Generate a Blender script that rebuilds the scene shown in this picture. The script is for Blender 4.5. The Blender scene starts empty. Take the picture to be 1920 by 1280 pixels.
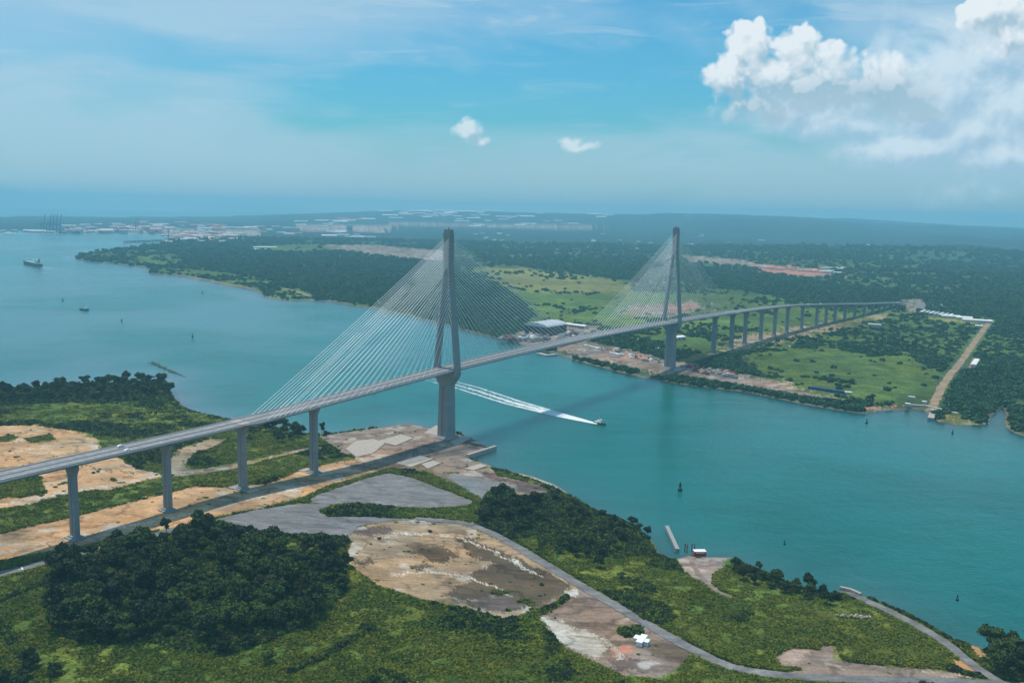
import bpy, bmesh, math, random
import numpy as np
from mathutils import Vector, Matrix
from mathutils.geometry import delaunay_2d_cdt

SC = bpy.context.scene
COL = SC.collection
RNG = np.random.default_rng(7)
random.seed(7)
W, H_ = 1920.0, 1280.0

# ------------------------------------------------------------------ camera
FPX, PITCH, ROLL, CAMZ = 1705.0, 0.1438, 0.0221, 232.93
cp, sp, cr, sr = math.cos(PITCH), math.sin(PITCH), math.cos(ROLL), math.sin(ROLL)
FW = np.array([0, cp, -sp]); U0 = np.array([0, sp, cp]); R0 = np.array([1.0, 0, 0])
RT = cr * R0 + sr * U0
UP = -sr * R0 + cr * U0
CAM = np.array([0, 0, CAMZ])
cam_d = bpy.data.cameras.new('camera'); cam = bpy.data.objects.new('camera', cam_d); COL.objects.link(cam)
cam.matrix_world = Matrix(((RT[0], UP[0], -FW[0], 0), (RT[1], UP[1], -FW[1], 0), (RT[2], UP[2], -FW[2], CAMZ), (0, 0, 0, 1)))
cam_d.sensor_width = 36; cam_d.lens = 36 * FPX / W
cam_d.clip_start = 1; cam_d.clip_end = 120000
SC.camera = cam

# ------------------------------------------------------------------ light and exposure
SUNV = Vector((-0.19, 0.13, 1.0)).normalized()
sd_ = bpy.data.lights.new('sun', 'SUN'); sun = bpy.data.objects.new('sun', sd_); COL.objects.link(sun)
sd_.energy = 4.0; sd_.angle = math.radians(0.6); sd_.color = (1.0, 0.92, 0.80)
sun.rotation_euler = SUNV.to_track_quat('Z', 'Y').to_euler()
SC.view_settings.view_transform = 'Standard'; SC.view_settings.look = 'None'
SC.view_settings.gamma = 1.0; SC.view_settings.exposure = -0.18
SC.cycles.max_bounces = 5; SC.cycles.diffuse_bounces = 2; SC.cycles.glossy_bounces = 2
SC.cycles.transparent_max_bounces = 6; SC.cycles.volume_bounces = 1; SC.cycles.transmission_bounces = 1
SC.cycles.use_denoising = True
HAZE_DENSITY = 0.90e-4

def ray(px, py):
    d = FW + RT * (px - W / 2) / FPX - UP * (py - H_ / 2) / FPX
    return d / np.linalg.norm(d)
def azel(px, py):
    d = ray(px, py)
    return math.atan2(d[0], d[1]), math.asin(d[2])

# ------------------------------------------------------------------ node helpers
class NT:
    def __init__(s, nt): s.nt = nt; s.n = nt.nodes; s.l = nt.links
    def new(s, t, **kw):
        nd = s.n.new(t)
        for k, v in kw.items(): setattr(nd, k, v)
        return nd
    def put(s, sock, v):
        if isinstance(v, bpy.types.NodeSocket): s.l.new(v, sock)
        elif v is not None: sock.default_value = v
    def math(s, op, a, b=None, c=None, clamp=False):
        nd = s.new('ShaderNodeMath', operation=op, use_clamp=clamp)
        s.put(nd.inputs[0], a); s.put(nd.inputs[1], b)
        if c is not None: s.put(nd.inputs[2], c)
        return nd.outputs[0]
    def vmath(s, op, a, b=None):
        nd = s.new('ShaderNodeVectorMath', operation=op)
        s.put(nd.inputs[0], a)
        if b is not None: s.put(nd.inputs[1], b)
        return nd.outputs['Value'] if op in ('DOT_PRODUCT', 'LENGTH') else nd.outputs[0]
    def noise(s, vec, scale, detail=4, rough=0.55, dist=0.0):
        nd = s.new('ShaderNodeTexNoise'); s.put(nd.inputs['Vector'], vec)
        nd.inputs['Scale'].default_value = scale; nd.inputs['Detail'].default_value = detail
        nd.inputs['Roughness'].default_value = rough; nd.inputs['Distortion'].default_value = dist
        return nd.outputs['Fac']
    def mr(s, v, a, b, c=0.0, d=1.0, smooth=False):
        nd = s.new('ShaderNodeMapRange'); nd.clamp = True
        if smooth: nd.interpolation_type = 'SMOOTHSTEP'
        s.put(nd.inputs[0], v)
        for i, x in enumerate((a, b, c, d)): s.put(nd.inputs[i + 1], x)
        return nd.outputs[0]
    def mix(s, f, a, b, mode='MIX'):
        nd = s.new('ShaderNodeMix', data_type='RGBA', blend_type=mode)
        s.put(nd.inputs[0], f)
        for i, v in ((6, a), (7, b)):
            if isinstance(v, tuple) and len(v) == 3: v = v + (1,)
            s.put(nd.inputs[i], v)
        return nd.outputs[2]
    def comb(s, x, y, z=0.0):
        nd = s.new('ShaderNodeCombineXYZ'); s.put(nd.inputs[0], x); s.put(nd.inputs[1], y); s.put(nd.inputs[2], z)
        return nd.outputs[0]

# ------------------------------------------------------------------ sky
world = bpy.data.worlds.new("World"); SC.world = world; world.use_nodes = True
def build_world():
    T = NT(world.node_tree); T.n.clear()
    out = T.new('ShaderNodeOutputWorld'); bg = T.new('ShaderNodeBackground'); bg.inputs[1].default_value = 0.1
    T.l.new(bg.outputs[0], out.inputs[0])
    tc = T.new('ShaderNodeTexCoord'); sep = T.new('ShaderNodeSeparateXYZ'); T.l.new(tc.outputs['Generated'], sep.inputs[0])
    x, y, z = sep.outputs
    zc = T.math('MAXIMUM', z, 0.012)
    skv = T.comb(x, y, zc)
    sky = T.new('ShaderNodeTexSky', sky_type='NISHITA'); sky.sun_disc = False
    sky.sun_elevation = math.asin(SUNV.z); sky.sun_rotation = math.atan2(SUNV.x, SUNV.y)
    sky.air_density = 1.2; sky.dust_density = 1.2; sky.ozone_density = 1.5
    T.l.new(skv, sky.inputs[0])
    az = T.math('ARCTAN2', x, y); el = T.math('ARCSINE', T.math('MAXIMUM', z, -0.2))
    P = T.comb(az, el)
    # sky base : tinted towards the cyan of the tropics
    base = T.mix(1.0, sky.outputs[0], (0.40, 1.12, 1.42), 'MULTIPLY')
    K = 1.0
    # ---- blob field group
    g = bpy.data.node_groups.new('cloud_field', 'ShaderNodeTree')
    g.interface.new_socket('P', in_out='INPUT', socket_type='NodeSocketVector')
    g.interface.new_socket('D', in_out='OUTPUT', socket_type='NodeSocketFloat')
    g.interface.new_socket('S', in_out='OUTPUT', socket_type='NodeSocketFloat')
    G = NT(g); gi = G.new('NodeGroupInput'); go = G.new('NodeGroupOutput'); Pv = gi.outputs[0]
    warp = G.new('ShaderNodeTexNoise'); G.put(warp.inputs['Vector'], Pv); warp.inputs['Scale'].default_value = 30; warp.inputs['Detail'].default_value = 3
    wv = G.vmath('MULTIPLY', G.vmath('SUBTRACT', warp.outputs['Color'], (0.5, 0.5, 0.5)), (0.022, 0.022, 0.0))
    Pw = G.vmath('ADD', Pv, wv)
    def blobs(lst):
        acc = None
        for (px, py, rx, ry) in lst:
            a, e = azel(px, py)
            d = G.vmath('MULTIPLY', G.vmath('SUBTRACT', Pw, (a, e, 0)), (FPX / rx, FPX / ry, 0))
            v = G.math('SUBTRACT', 1.0, G.math('POWER', G.vmath('DOT_PRODUCT', d, d), 0.6))
            acc = v if acc is None else G.math('SMOOTH_MAX', acc, v, 0.25)
        return acc
    hard = blobs([(1402, 88, 52, 46), (1375, 150, 62, 62), (1440, 150, 70, 60), (1500, 108, 62, 52), (1500, 165, 95, 55), (1420, 200, 90, 34),
                  (1566, 135, 48, 46), (1600, 170, 85, 60), (1660, 165, 90, 52), (1690, 185, 70, 52),
                  (1865, 25, 60, 62), (1900, 60, 46, 40), (1720, 215, 60, 30), (876, 244, 34, 27), (902, 262, 27, 13), (1070, 266, 28, 18), (1090, 275, 36, 11), (1490, 165, 60, 50), (1560, 185, 70, 44), (1440, 205, 70, 30)])
    soft = blobs([(1905, 95, 110, 90), (1790, 120, 110, 50), (1880, 190, 130, 85), (1740, 215, 120, 60), (1830, 250, 120, 52),
                  (1600, 228, 130, 34), (1890, 290, 110, 50), (1800, 160, 190, 110), (1700, 270, 120, 40), (1560, 205, 140, 44), (1920, 200, 160, 150)])
    vo = G.new('ShaderNodeTexVoronoi', feature='SMOOTH_F1'); G.put(vo.inputs['Vector'], Pw); vo.inputs['Scale'].default_value = 55
    vo.inputs['Smoothness'].default_value = 0.35
    vo2 = G.new('ShaderNodeTexVoronoi', feature='SMOOTH_F1'); G.put(vo2.inputs['Vector'], Pw); vo2.inputs['Scale'].default_value = 130
    vo2.inputs['Smoothness'].default_value = 0.4
    fb = G.noise(Pv, 30, 9, 0.62, 0.3)
    bill = G.math('MULTIPLY_ADD', vo.outputs['Distance'], -0.60, 0.30)
    bill2 = G.math('MULTIPLY_ADD', vo2.outputs['Distance'], -0.40, 0.18)
    nz = G.math('ADD', G.math('ADD', bill, bill2), G.math('MULTIPLY_ADD', fb, 0.95, -0.42))
    D = G.math('ADD', G.math('MULTIPLY', hard, 1.0), nz)
    S = G.math('ADD', soft, G.math('MULTIPLY_ADD', G.noise(Pv, 13, 7, 0.6, 0.4), 2.4, -1.25))
    S = G.math('ADD', S, G.math('MULTIPLY', nz, 0.25))
    G.l.new(D, go.inputs[0]); G.l.new(S, go.inputs[1])
    def field(vec):
        nd = T.new('ShaderNodeGroup'); nd.node_tree = g; T.put(nd.inputs[0], vec); return nd.outputs[0], nd.outputs[1]
    D0, S0 = field(P)
    D1, S1 = field(T.vmath('ADD', P, (-0.006, 0.013, 0)))
    # veils
    vs = T.vmath('MULTIPLY', P, (1.0, 3.2, 1.0))
    v1 = T.noise(T.vmath('ADD', vs, (3.1, 0.4, 0)), 3.0, 5, 0.5, 0.5)
    a0, e0 = azel(100, 40)
    q = T.vmath('MULTIPLY', T.vmath('SUBTRACT', P, (a0, e0, 0)), (2.6, 4.5, 0))
    tl = T.math('SUBTRACT', 1.0, T.vmath('LENGTH', q))
    a1, e1 = azel(700, 165)
    q1 = T.vmath('MULTIPLY', T.vmath('SUBTRACT', P, (a1, e1, 0)), (2.3, 11.0, 0))
    gap = T.math('SUBTRACT', 1.0, T.vmath('LENGTH', q1), clamp=True)
    a2, e2 = azel(1010, 215)
    low = T.mr(el, 0.0, 0.22, 0.26, 0.0, True)
    ve = T.math('ADD', T.mr(v1, 0.38, 0.60, 0.02, 0.75, True), T.math('MULTIPLY', T.math('MAXIMUM', tl, 0.0), 0.75))
    ve = T.math('ADD', ve, T.math('MULTIPLY', low, 0.55))
    ve = T.math('SUBTRACT', ve, T.math('MULTIPLY', gap, 0.7), clamp=True)
    wisp = T.mr(T.noise(T.vmath('MULTIPLY', P, (1, 7, 1)), 9, 8, 0.6, 0.8), 0.50, 0.74, 0, 0.60, True)
    ve = T.math('ADD', ve, T.math('MULTIPLY', wisp, T.mr(el, 0.02, 0.2)), clamp=True)
    c = T.mix(T.math('MULTIPLY', ve, 0.72), base, (5.3, 7.3, 8.9))
    # soft mass
    ls = T.mr(T.math('SUBTRACT', S0, S1), -0.5, 0.45, 0.05, 1.0, True)
    cs = T.mix(ls, (4.2, 6.4, 8.3), (7.6, 9.1, 10.2))
    c = T.mix(T.mr(S0, -0.45, 0.7, 0.0, 0.92, True), c, cs)
    lh = T.mr(T.math('SUBTRACT', D0, D1), -0.34, 0.34, 0.10, 1.0)
    body = T.mr(D0, 0.05, 0.6, 0.30, 0.0)
    lh = T.math('ADD', lh, body, clamp=True)
    ab, eb = azel(1600, 222)
    qb = T.vmath('MULTIPLY', T.vmath('SUBTRACT', P, (ab, eb, 0)), (5.6, 20.0, 0))
    under = T.math('SUBTRACT', 1.0, T.vmath('LENGTH', qb), clamp=True)
    lh = T.math('SUBTRACT', lh, T.math('MULTIPLY', under, 1.6), clamp=True)
    ch = T.mix(lh, (4.0, 6.0, 7.4), (9.3, 10.1, 10.6))
    c = T.mix(T.mr(D0, 0.0, T.mr(el, 0.12, 0.20, 0.8, 0.24), 0.0, T.mr(el, 0.08, 0.15, 0.72, 0.98), True), c, ch)
    T.l.new(c, bg.inputs[0])
build_world()

# ------------------------------------------------------------------ numpy noise
def _hash(ix, iy, seed):
    n = (ix.astype(np.int64) * 374761393 + iy.astype(np.int64) * 668265263 + seed * 974634777) & 0xffffffff
    n = ((n ^ (n >> 13)) * 1274126177) & 0xffffffff
    return ((n ^ (n >> 16)) & 0xffff) / 65535.0
def vnoise(x, y, seed=0):
    ix = np.floor(x); iy = np.floor(y); fx = x - ix; fy = y - iy
    fx = fx * fx * (3 - 2 * fx); fy = fy * fy * (3 - 2 * fy)
    a = _hash(ix, iy, seed); b = _hash(ix + 1, iy, seed); c = _hash(ix, iy + 1, seed); d = _hash(ix + 1, iy + 1, seed)
    return (a * (1 - fx) + b * fx) * (1 - fy) + (c * (1 - fx) + d * fx) * fy
def fbm(x, y, s, seed=0, oct=4):
    x = np.asarray(x, float) / s; y = np.asarray(y, float) / s; v = 0; a = 0.5; t = 0
    for o in range(oct):
        v = v + a * vnoise(x, y, seed + o * 17); t += a; a *= 0.5; x = x * 2.03 + 5.1; y = y * 2.03 + 1.7
    return v / t
def sstep(v, a, b):
    t = np.clip((v - a) / (b - a), 0, 1); return t * t * (3 - 2 * t)

# ------------------------------------------------------------------ land layout
def flat(pts, z=0.0):
    o = []
    for px, py in pts:
        d = ray(px, py); t = (z - CAMZ) / d[2]; o.append((d[0] * t, d[1] * t))
    return np.array(o)
near_px = [(-500, 760), (-120, 738), (0, 729), (60, 726), (130, 722), (200, 718), (260, 715), (310, 715), (322, 724), (326, 740), (340, 755), (352, 765), (380, 774), (420, 785),
           (470, 792), (520, 802), (560, 812), (600, 815), (640, 811), (700, 803), (760, 793), (800, 799), (850, 811), (885, 822), (927, 842), (880, 860), (915, 871), (930, 879), (960, 884), (1000, 893),
           (1040, 907), (1065, 924), (1085, 942), (1130, 962), (1170, 975), (1200, 992), (1222, 1012), (1238, 1040), (1262, 1050), (1290, 1042),
           (1330, 1044), (1372, 1044), (1400, 1055), (1440, 1072), (1500, 1100), (1560, 1116), (1578, 1108), (1600, 1113), (1650, 1128), (1700, 1148), (1750, 1175),
           (1795, 1200), (1840, 1212), (1920, 1232), (2050, 1260), (2300, 1330)]
far_px = [(135, 484), (170, 490), (230, 496), (275, 501), (282, 513), (330, 517), (370, 523), (430, 536), (480, 544), (495, 556), (515, 562), (560, 563), (620, 564), (660, 572),
          (700, 578), (760, 591), (800, 601), (860, 616), (900, 629), (960, 641), (1000, 656), (1040, 662), (1055, 670), (1100, 681), (1150, 693), (1200, 706), (1230, 712), (1300, 723),
          (1400, 736), (1450, 746), (1500, 756), (1560, 766), (1620, 775), (1680, 771), (1735, 769), (1765, 792), (1800, 798), (1850, 797), (1868, 780), (1885, 762), (1893, 776), (1888, 800), (1902, 812), (1920, 818), (2050, 852), (2500, 930)]
far_back = [(-600, 443), (-200, 440), (0, 439.5), (60, 438), (130, 438.5), (200, 438.5), (300, 441), (332, 446), (325, 452), (300, 458), (240, 465), (190, 471), (150, 478)]
nearW = flat(near_px); nearW = np.vstack([nearW, [(900, 350), (900, -700), (-1600, -700), (-1600, 1000)]])
farW = np.vstack([flat(far_px), [(4000, 900), (26000, 3000), (26000, 26000), (-3000, 26000), (-6000, 13000), (-9500, 9500)], flat(far_back)])
def seg_noise(P, amp, step, seed):
    # subdivide and roughen a closed outline
    out = []
    for i in range(len(P)):
        a, b = P[i], P[(i + 1) % len(P)]; L = np.hypot(*(b - a)); n = int(min(40, max(1, L // step)))
        for k in range(n):
            t = k / n; q = a + (b - a) * t; out.append(q)
    out = np.array(out)
    dx = fbm(out[:, 0], out[:, 1], step * 3, seed) - 0.5; dy = fbm(out[:, 0], out[:, 1], step * 3, seed + 5) - 0.5
    d = np.hypot(out[:, 0], out[:, 1]); s = amp * np.clip(d / 900, 0.5, 4)
    return out + np.stack([dx * s, dy * s], 1)
nearS = seg_noise(nearW, 9, 14, 1); farS = seg_noise(farW, 14, 40, 2)
def inpoly(x, y, P):
    c = np.zeros(x.shape, bool); n = len(P)
    for i in range(n):
        x1, y1 = P[i]; x2, y2 = P[(i + 1) % n]
        if y1 == y2: continue
        m = ((y1 > y) != (y2 > y)) & (x < (x2 - x1) * (y - y1) / (y2 - y1) + x1)
        c ^= m
    return c
def sdist(x, y, P):
    best = np.full(x.shape, 1e12); n = len(P)
    for i in range(n):
        x1, y1 = P[i]; x2, y2 = P[(i + 1) % n]; dx, dy = x2 - x1, y2 - y1; L = dx * dx + dy * dy + 1e-9
        t = np.clip(((x - x1) * dx + (y - y1) * dy) / L, 0, 1)
        d = (x1 + t * dx - x) ** 2 + (y1 + t * dy - y) ** 2
        best = np.minimum(best, d)
    return np.where(inpoly(x, y, P), 1, -1) * np.sqrt(best)
GROVE = flat([(370, 1100)], 12)[0]
def height(x, y, sdn=None, sdf=None):
    x = np.asarray(x, float); y = np.asarray(y, float)
    if sdn is None: sdn = sdist(x, y, nearS)
    if sdf is None: sdf = sdist(x, y, farS)
    hn = np.where(sdn < 0, np.maximum(-5, sdn * 0.3), 1.6 * sstep(sdn, 0, 7) + 2.6 * sstep(sdn, 5, 60) + 8.5 * sstep(sdn, 70, 260))
    gd = np.hypot((x - GROVE[0]) / 1.5, (y - GROVE[1]))
    hn = hn + np.where(sdn > 0, 5 * (1 - sstep(gd, 20, 90)), 0)
    D = np.hypot(x, y)
    hf = np.where(sdf < 0, np.maximum(-5, sdf * 0.3), 1.6 * sstep(sdf, 0, 8) + 1.6 * sstep(sdf, 10, 80))
    az = np.arctan2(x, y)
    hill = (fbm(x, y, 1500, 11) - 0.38) * 130 * sstep(D, 2600, 6500) * sstep(az, 0.12, 0.42)
    ridge = sstep(D, 8500, 16000) * (1 - sstep(D, 18000, 24000)) * sstep(az, -0.34, -0.1)
    rh = (70 + 250 * fbm(x, y, 3800, 23)) * (0.75 + 0.6 * np.exp(-((az - 0.24) / 0.13) ** 2)) * (1 - 0.45 * sstep(az, 0.32, 0.55))
    hf = hf + np.where(sdf > 30, np.maximum(hill, 0) + ridge * rh, 0)
    return np.maximum(hn, hf)
def at(pts, zadd=0.0):
    """pixels of the survey photo -> points standing on the terrain"""
    d = np.array([ray(px, py) for px, py in pts]); z = np.full(len(pts), 3.0)
    for _ in range(7):
        t = (z - CAMZ) / d[:, 2]; x = d[:, 0] * t; y = d[:, 1] * t; z = 0.5 * z + 0.5 * height(x, y) if _ > 2 else height(x, y)
    return np.stack([x, y, z + zadd], 1)
def at1(px, py, z=None):
    if z is None: return at([(px, py)])[0]
    d = ray(px, py); t = (z - CAMZ) / d[2]; return np.array([d[0] * t, d[1] * t, z])

# ------------------------------------------------------------------ land cover regions (outline, colour, bumpiness, edge wobble)
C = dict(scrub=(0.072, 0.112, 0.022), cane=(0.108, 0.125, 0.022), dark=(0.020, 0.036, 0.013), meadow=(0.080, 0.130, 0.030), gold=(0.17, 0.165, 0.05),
         sand=(0.50, 0.305, 0.165), tan=(0.33, 0.235, 0.15), mud=(0.110, 0.082, 0.055), plum=(0.135, 0.095, 0.085), mauve=(0.26, 0.195, 0.16),
         grey=(0.20, 0.195, 0.195), pale=(0.50, 0.46, 0.41), brick=(0.42, 0.20, 0.14), olive=(0.16, 0.15, 0.05), rust=(0.42, 0.22, 0.10), fforest=(0.040, 0.075, 0.034), pinkish=(0.36, 0.27, 0.23))
def PX(*a): return [(a[i], a[i + 1]) for i in range(0, len(a), 2)]
COVER = [  # far side
    ('fforest', 1, 0, PX(290, 492, 350, 471, 440, 466, 640, 476, 780, 481, 860, 500, 880, 560, 860, 612, 690, 555, 620, 548, 520, 520, 470, 507, 380, 500, 330, 498)),
    ('meadow', .4, 0, PX(250, 482, 330, 476, 348, 490, 310, 499, 262, 494)), ('meadow', .4, 0, PX(290, 506, 360, 505, 480, 518, 520, 532, 430, 532, 350, 517)),
    ('meadow', .4, 0, PX(505, 545, 560, 540, 590, 556, 530, 562)), ('mauve', .2, 0, PX(600, 459, 700, 459, 830, 470, 840, 492, 760, 486, 650, 472, 600, 466)),
    ('meadow', .4, 0, PX(480, 461, 600, 458, 640, 470, 560, 474, 470, 468)),
    ('mauve', 0, 0, PX(720, 415, 860, 413, 1000, 420, 1140, 426, 1130, 429, 980, 430, 860, 428, 740, 423)),
    ('pinkish', 0, 0, PX(560, 422, 700, 420, 760, 430, 660, 436, 560, 432)),
    ('pinkish', 0, 0, PX(120, 428, 300, 426, 500, 430, 480, 444, 350, 450, 300, 440, 130, 437)),
    ('scrub', .4, 0, PX(860, 500, 930, 484, 1060, 500, 1200, 520, 1330, 535, 1480, 560, 1560, 585, 1640, 588, 1680, 596, 1600, 615, 1480, 640, 1360, 668, 1250, 665, 1120, 640, 1000, 610, 900, 612, 880, 560)),
    ('gold', .3, 0, PX(900, 500, 1000, 504, 1090, 517, 1180, 532, 1190, 548, 1100, 552, 1000, 548, 940, 535)),
    ('meadow', .3, 0, PX(940, 536, 1000, 549, 1190, 549, 1260, 550, 1330, 555, 1280, 565, 1180, 575, 1140, 600, 1060, 600, 1000, 575, 960, 560)),
    ('fforest', 1, 0, PX(880, 520, 930, 530, 975, 560, 1000, 590, 960, 632, 900, 618, 862, 600)),
    ('meadow', .3, 0, PX(1160, 600, 1240, 605, 1340, 600, 1480, 590, 1560, 600, 1470, 625, 1390, 640, 1330, 650, 1250, 645, 1180, 628)),
    ('mauve', .1, 0, PX(1170, 582, 1195, 568, 1235, 572, 1290, 560, 1330, 568, 1322, 580, 1290, 584, 1262, 598, 1215, 588, 1190, 596)), ('brick', .1, 0, PX(1250, 572, 1300, 568, 1310, 576, 1265, 582)), ('mauve', .1, 0, PX(1270, 478, 1380, 486, 1440, 498, 1370, 497, 1290, 490)),
    ('fforest', .6, 0, PX(930, 478, 1060, 496, 1200, 514, 1210, 530, 1080, 514, 920, 492)),
    ('brick', .1, 0, PX(1400, 498, 1450, 497, 1545, 506, 1565, 518, 1500, 518, 1440, 512)),
    ('mauve', .1, 0, PX(930, 640, 985, 618, 1060, 606, 1125, 612, 1120, 636, 1060, 652, 1000, 655, 950, 648)),
    ('mauve', .1, 0, PX(1040, 655, 1110, 640, 1150, 650, 1250, 672, 1330, 688, 1420, 705, 1520, 722, 1605, 742, 1590, 755, 1500, 745, 1400, 727, 1250, 704, 1150, 686, 1060, 668)),
    ('brick', .1, 0, PX(1130, 658, 1200, 664, 1210, 676, 1150, 672)), ('tan', 0, 0, PX(1340, 655, 1400, 630, 1470, 615, 1560, 604, 1640, 590, 1680, 588, 1600, 608, 1500, 628, 1420, 650, 1370, 668)),
    ('dark', .8, 0, PX(1240, 655, 1330, 662, 1420, 675, 1440, 690, 1380, 700, 1290, 684, 1245, 672)),
    ('scrub', .6, 0, PX(1380, 672, 1500, 628, 1600, 632, 1700, 668, 1775, 702, 1752, 752, 1640, 760, 1540, 738, 1430, 704)),
    ('meadow', .4, 0, PX(1450, 665, 1560, 650, 1640, 680, 1760, 715, 1745, 748, 1660, 750, 1590, 715, 1500, 700)),
    ('olive', .3, 0, PX(1560, 600, 1620, 598, 1612, 615, 1570, 618)), ('mauve', 0, 0, PX(1690, 562, 1735, 560, 1740, 580, 1700, 586)),
    ('gold', .2, 0, PX(1745, 592, 1850, 602, 1845, 612, 1740, 600)), ('brick', 0, 0, PX(1615, 762, 1680, 758, 1710, 764, 1700, 771, 1620, 774)),
    ('olive', .1, 0, PX(1765, 776, 1800, 772, 1808, 792, 1790, 796, 1768, 790)), ('meadow', .3, 0, PX(1880, 742, 1930, 750, 1940, 765, 1900, 758)),
    # near side
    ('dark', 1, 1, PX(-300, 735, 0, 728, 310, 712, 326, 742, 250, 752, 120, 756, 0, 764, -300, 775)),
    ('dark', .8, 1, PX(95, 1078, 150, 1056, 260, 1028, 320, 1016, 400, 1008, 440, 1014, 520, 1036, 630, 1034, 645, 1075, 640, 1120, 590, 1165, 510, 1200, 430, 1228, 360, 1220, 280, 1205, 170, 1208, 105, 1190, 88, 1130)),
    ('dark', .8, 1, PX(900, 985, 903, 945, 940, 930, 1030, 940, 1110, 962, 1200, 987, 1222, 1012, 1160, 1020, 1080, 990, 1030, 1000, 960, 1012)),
    ('sand', .1, 1, PX(-90, 800, 60, 797, 120, 804, 165, 811, 188, 825, 196, 850, 232, 860, 256, 878, 300, 887, 308, 896, 262, 905, 215, 918, 140, 925, 60, 946, -90, 968)),
    ('cane', .7, 1, PX(-90, 905, 30, 890, 74, 894, 82, 924, 40, 932, -90, 940)), ('olive', .3, 1, PX(0, 820, 20, 814, 34, 820, 18, 828, -10, 828)), ('olive', .3, 1, PX(45, 822, 95, 814, 105, 824, 60, 830)),
    ('tan', .1, 1, PX(318, 850, 350, 835, 395, 822, 430, 822, 402, 838, 366, 850, 353, 868, 362, 880, 440, 868, 520, 852, 556, 839, 582, 840, 582, 846, 548, 852, 500, 862, 440, 880, 380, 890, 330, 895, 308, 880)),
    ('cane', .6, 1, PX(362, 866, 385, 846, 440, 822, 520, 815, 575, 838, 520, 850, 440, 866, 380, 878)),
    ('sand', .05, 1, PX(-90, 1022, 60, 986, 140, 968, 230, 945, 300, 928, 370, 910, 430, 914, 500, 906, 560, 882, 620, 868, 700, 850, 760, 855, 722, 880, 620, 910, 560, 937, 440, 966, 330, 988, 160, 1023, 0, 1052, -90, 1070)),
    ('mauve', .08, 1, PX(598, 818, 640, 811, 700, 803, 760, 793, 800, 799, 850, 811, 885, 822, 927, 842, 880, 860, 915, 871, 935, 892, 1000, 905, 1040, 922, 1020, 932, 950, 928, 905, 938, 870, 915, 800, 885, 740, 878, 690, 882, 640, 880, 680, 862, 640, 850, 618, 835)),
    ('plum', .05, 1, PX(900, 880, 935, 893, 1000, 905, 1040, 922, 1015, 930, 950, 915, 900, 900)), ('grey', .05, 1, PX(845, 885, 900, 897, 965, 908, 955, 926, 905, 936, 880, 925, 835, 892)),
    ('pale', .05, 1, PX(945, 882, 1005, 890, 1045, 904, 1072, 928, 1082, 942, 1060, 930, 1030, 910, 1000, 899)),
    ('tan', .05, 1, PX(648, 1012, 665, 987, 740, 972, 800, 973, 870, 981, 930, 1005, 1000, 1040, 1060, 1080, 1085, 1097, 1052, 1125, 1000, 1150, 945, 1168, 880, 1150, 790, 1130, 700, 1095, 665, 1070, 643, 1050)),
    ('mud', .05, 1, PX(850, 1012, 885, 1008, 950, 1036, 1068, 1092, 1060, 1112, 1000, 1138, 950, 1150, 880, 1130, 830, 1112, 870, 1095, 890, 1072, 925, 1055, 880, 1038)),
    ('plum', .05, 1, PX(668, 992, 700, 985, 735, 988, 738, 998, 700, 1004, 668, 1001)), ('mud', .05, 1, PX(770, 1036, 830, 1026, 872, 1045, 825, 1056, 800, 1050)), ('mud', .05, 1, PX(665, 1056, 690, 1046, 700, 1052, 675, 1062)),
    ('mud', .05, 1, PX(770, 1062, 800, 1056, 815, 1064, 780, 1070)), ('plum', .05, 1, PX(880, 1120, 960, 1118, 1000, 1132, 945, 1148, 890, 1140)),
    ('mauve', .06, 1, PX(1083, 1097, 1130, 1118, 1240, 1180, 1315, 1217, 1290, 1240, 1255, 1278, 1170, 1270, 1100, 1238, 1055, 1215, 1030, 1185, 1000, 1160, 1055, 1130)),
    ('pale', .05, 1, PX(1006, 1158, 1060, 1162, 1110, 1190, 1140, 1210, 1120, 1240, 1080, 1220, 1040, 1185)), ('pale', .02, 1, PX(1055, 1106, 1085, 1100, 1095, 1112, 1070, 1122)),
    ('brick', .1, 1, PX(1140, 1218, 1190, 1208, 1200, 1225, 1160, 1232)), ('cane', .6, 1, PX(1160, 1182, 1200, 1176, 1205, 1190, 1175, 1195)), ('plum', .05, 1, PX(1150, 1238, 1220, 1240, 1210, 1262, 1165, 1260)),
    ('pinkish', .05, 1, PX(1450, 1230, 1480, 1214, 1530, 1215, 1545, 1236, 1500, 1253, 1460, 1250)),
    ('mauve', .05, 1, PX(1540, 1208, 1570, 1208, 1582, 1238, 1640, 1244, 1760, 1254, 1850, 1272, 1700, 1276, 1540, 1272, 1450, 1264, 1500, 1254)),
    ('rust', .05, 1, PX(1778, 1232, 1830, 1238, 1850, 1266, 1800, 1260)), ('rust', .1, 1, PX(1800, 1196, 1830, 1200, 1860, 1240, 1830, 1232)),
    ('pinkish', .05, 1, PX(1262, 1046, 1290, 1036, 1372, 1044, 1372, 1056, 1340, 1076, 1336, 1092, 1350, 1108, 1300, 1086, 1280, 1072)),
    ('rust', .1, 1, PX(432, 984, 462, 990, 478, 1004, 455, 1000)),
    ('olive', .3, 1, PX(725, 966, 850, 968, 900, 984, 830, 975)), ('cane', .6, 1, PX(602, 957, 625, 948, 690, 951, 760, 956, 850, 958, 900, 966, 905, 979, 850, 972, 760, 968, 690, 965, 620, 967)),
    ('cane', .6, 1, PX(725, 882, 770, 889, 832, 911, 892, 937, 884, 946, 830, 920, 770, 900, 720, 890)),
    ('cane', .6, 1, PX(-90, 1075, 0, 1056, 160, 1026, 330, 990, 440, 969, 560, 939, 600, 928, 590, 936, 480, 955, 370, 978, 240, 1006, 90, 1044, -90, 1090)),
]
COVERW = []
for nm, bump, side, pts in COVER:
    a = at(pts)[:, :2]
    COVERW.append((nm, bump, a))

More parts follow.
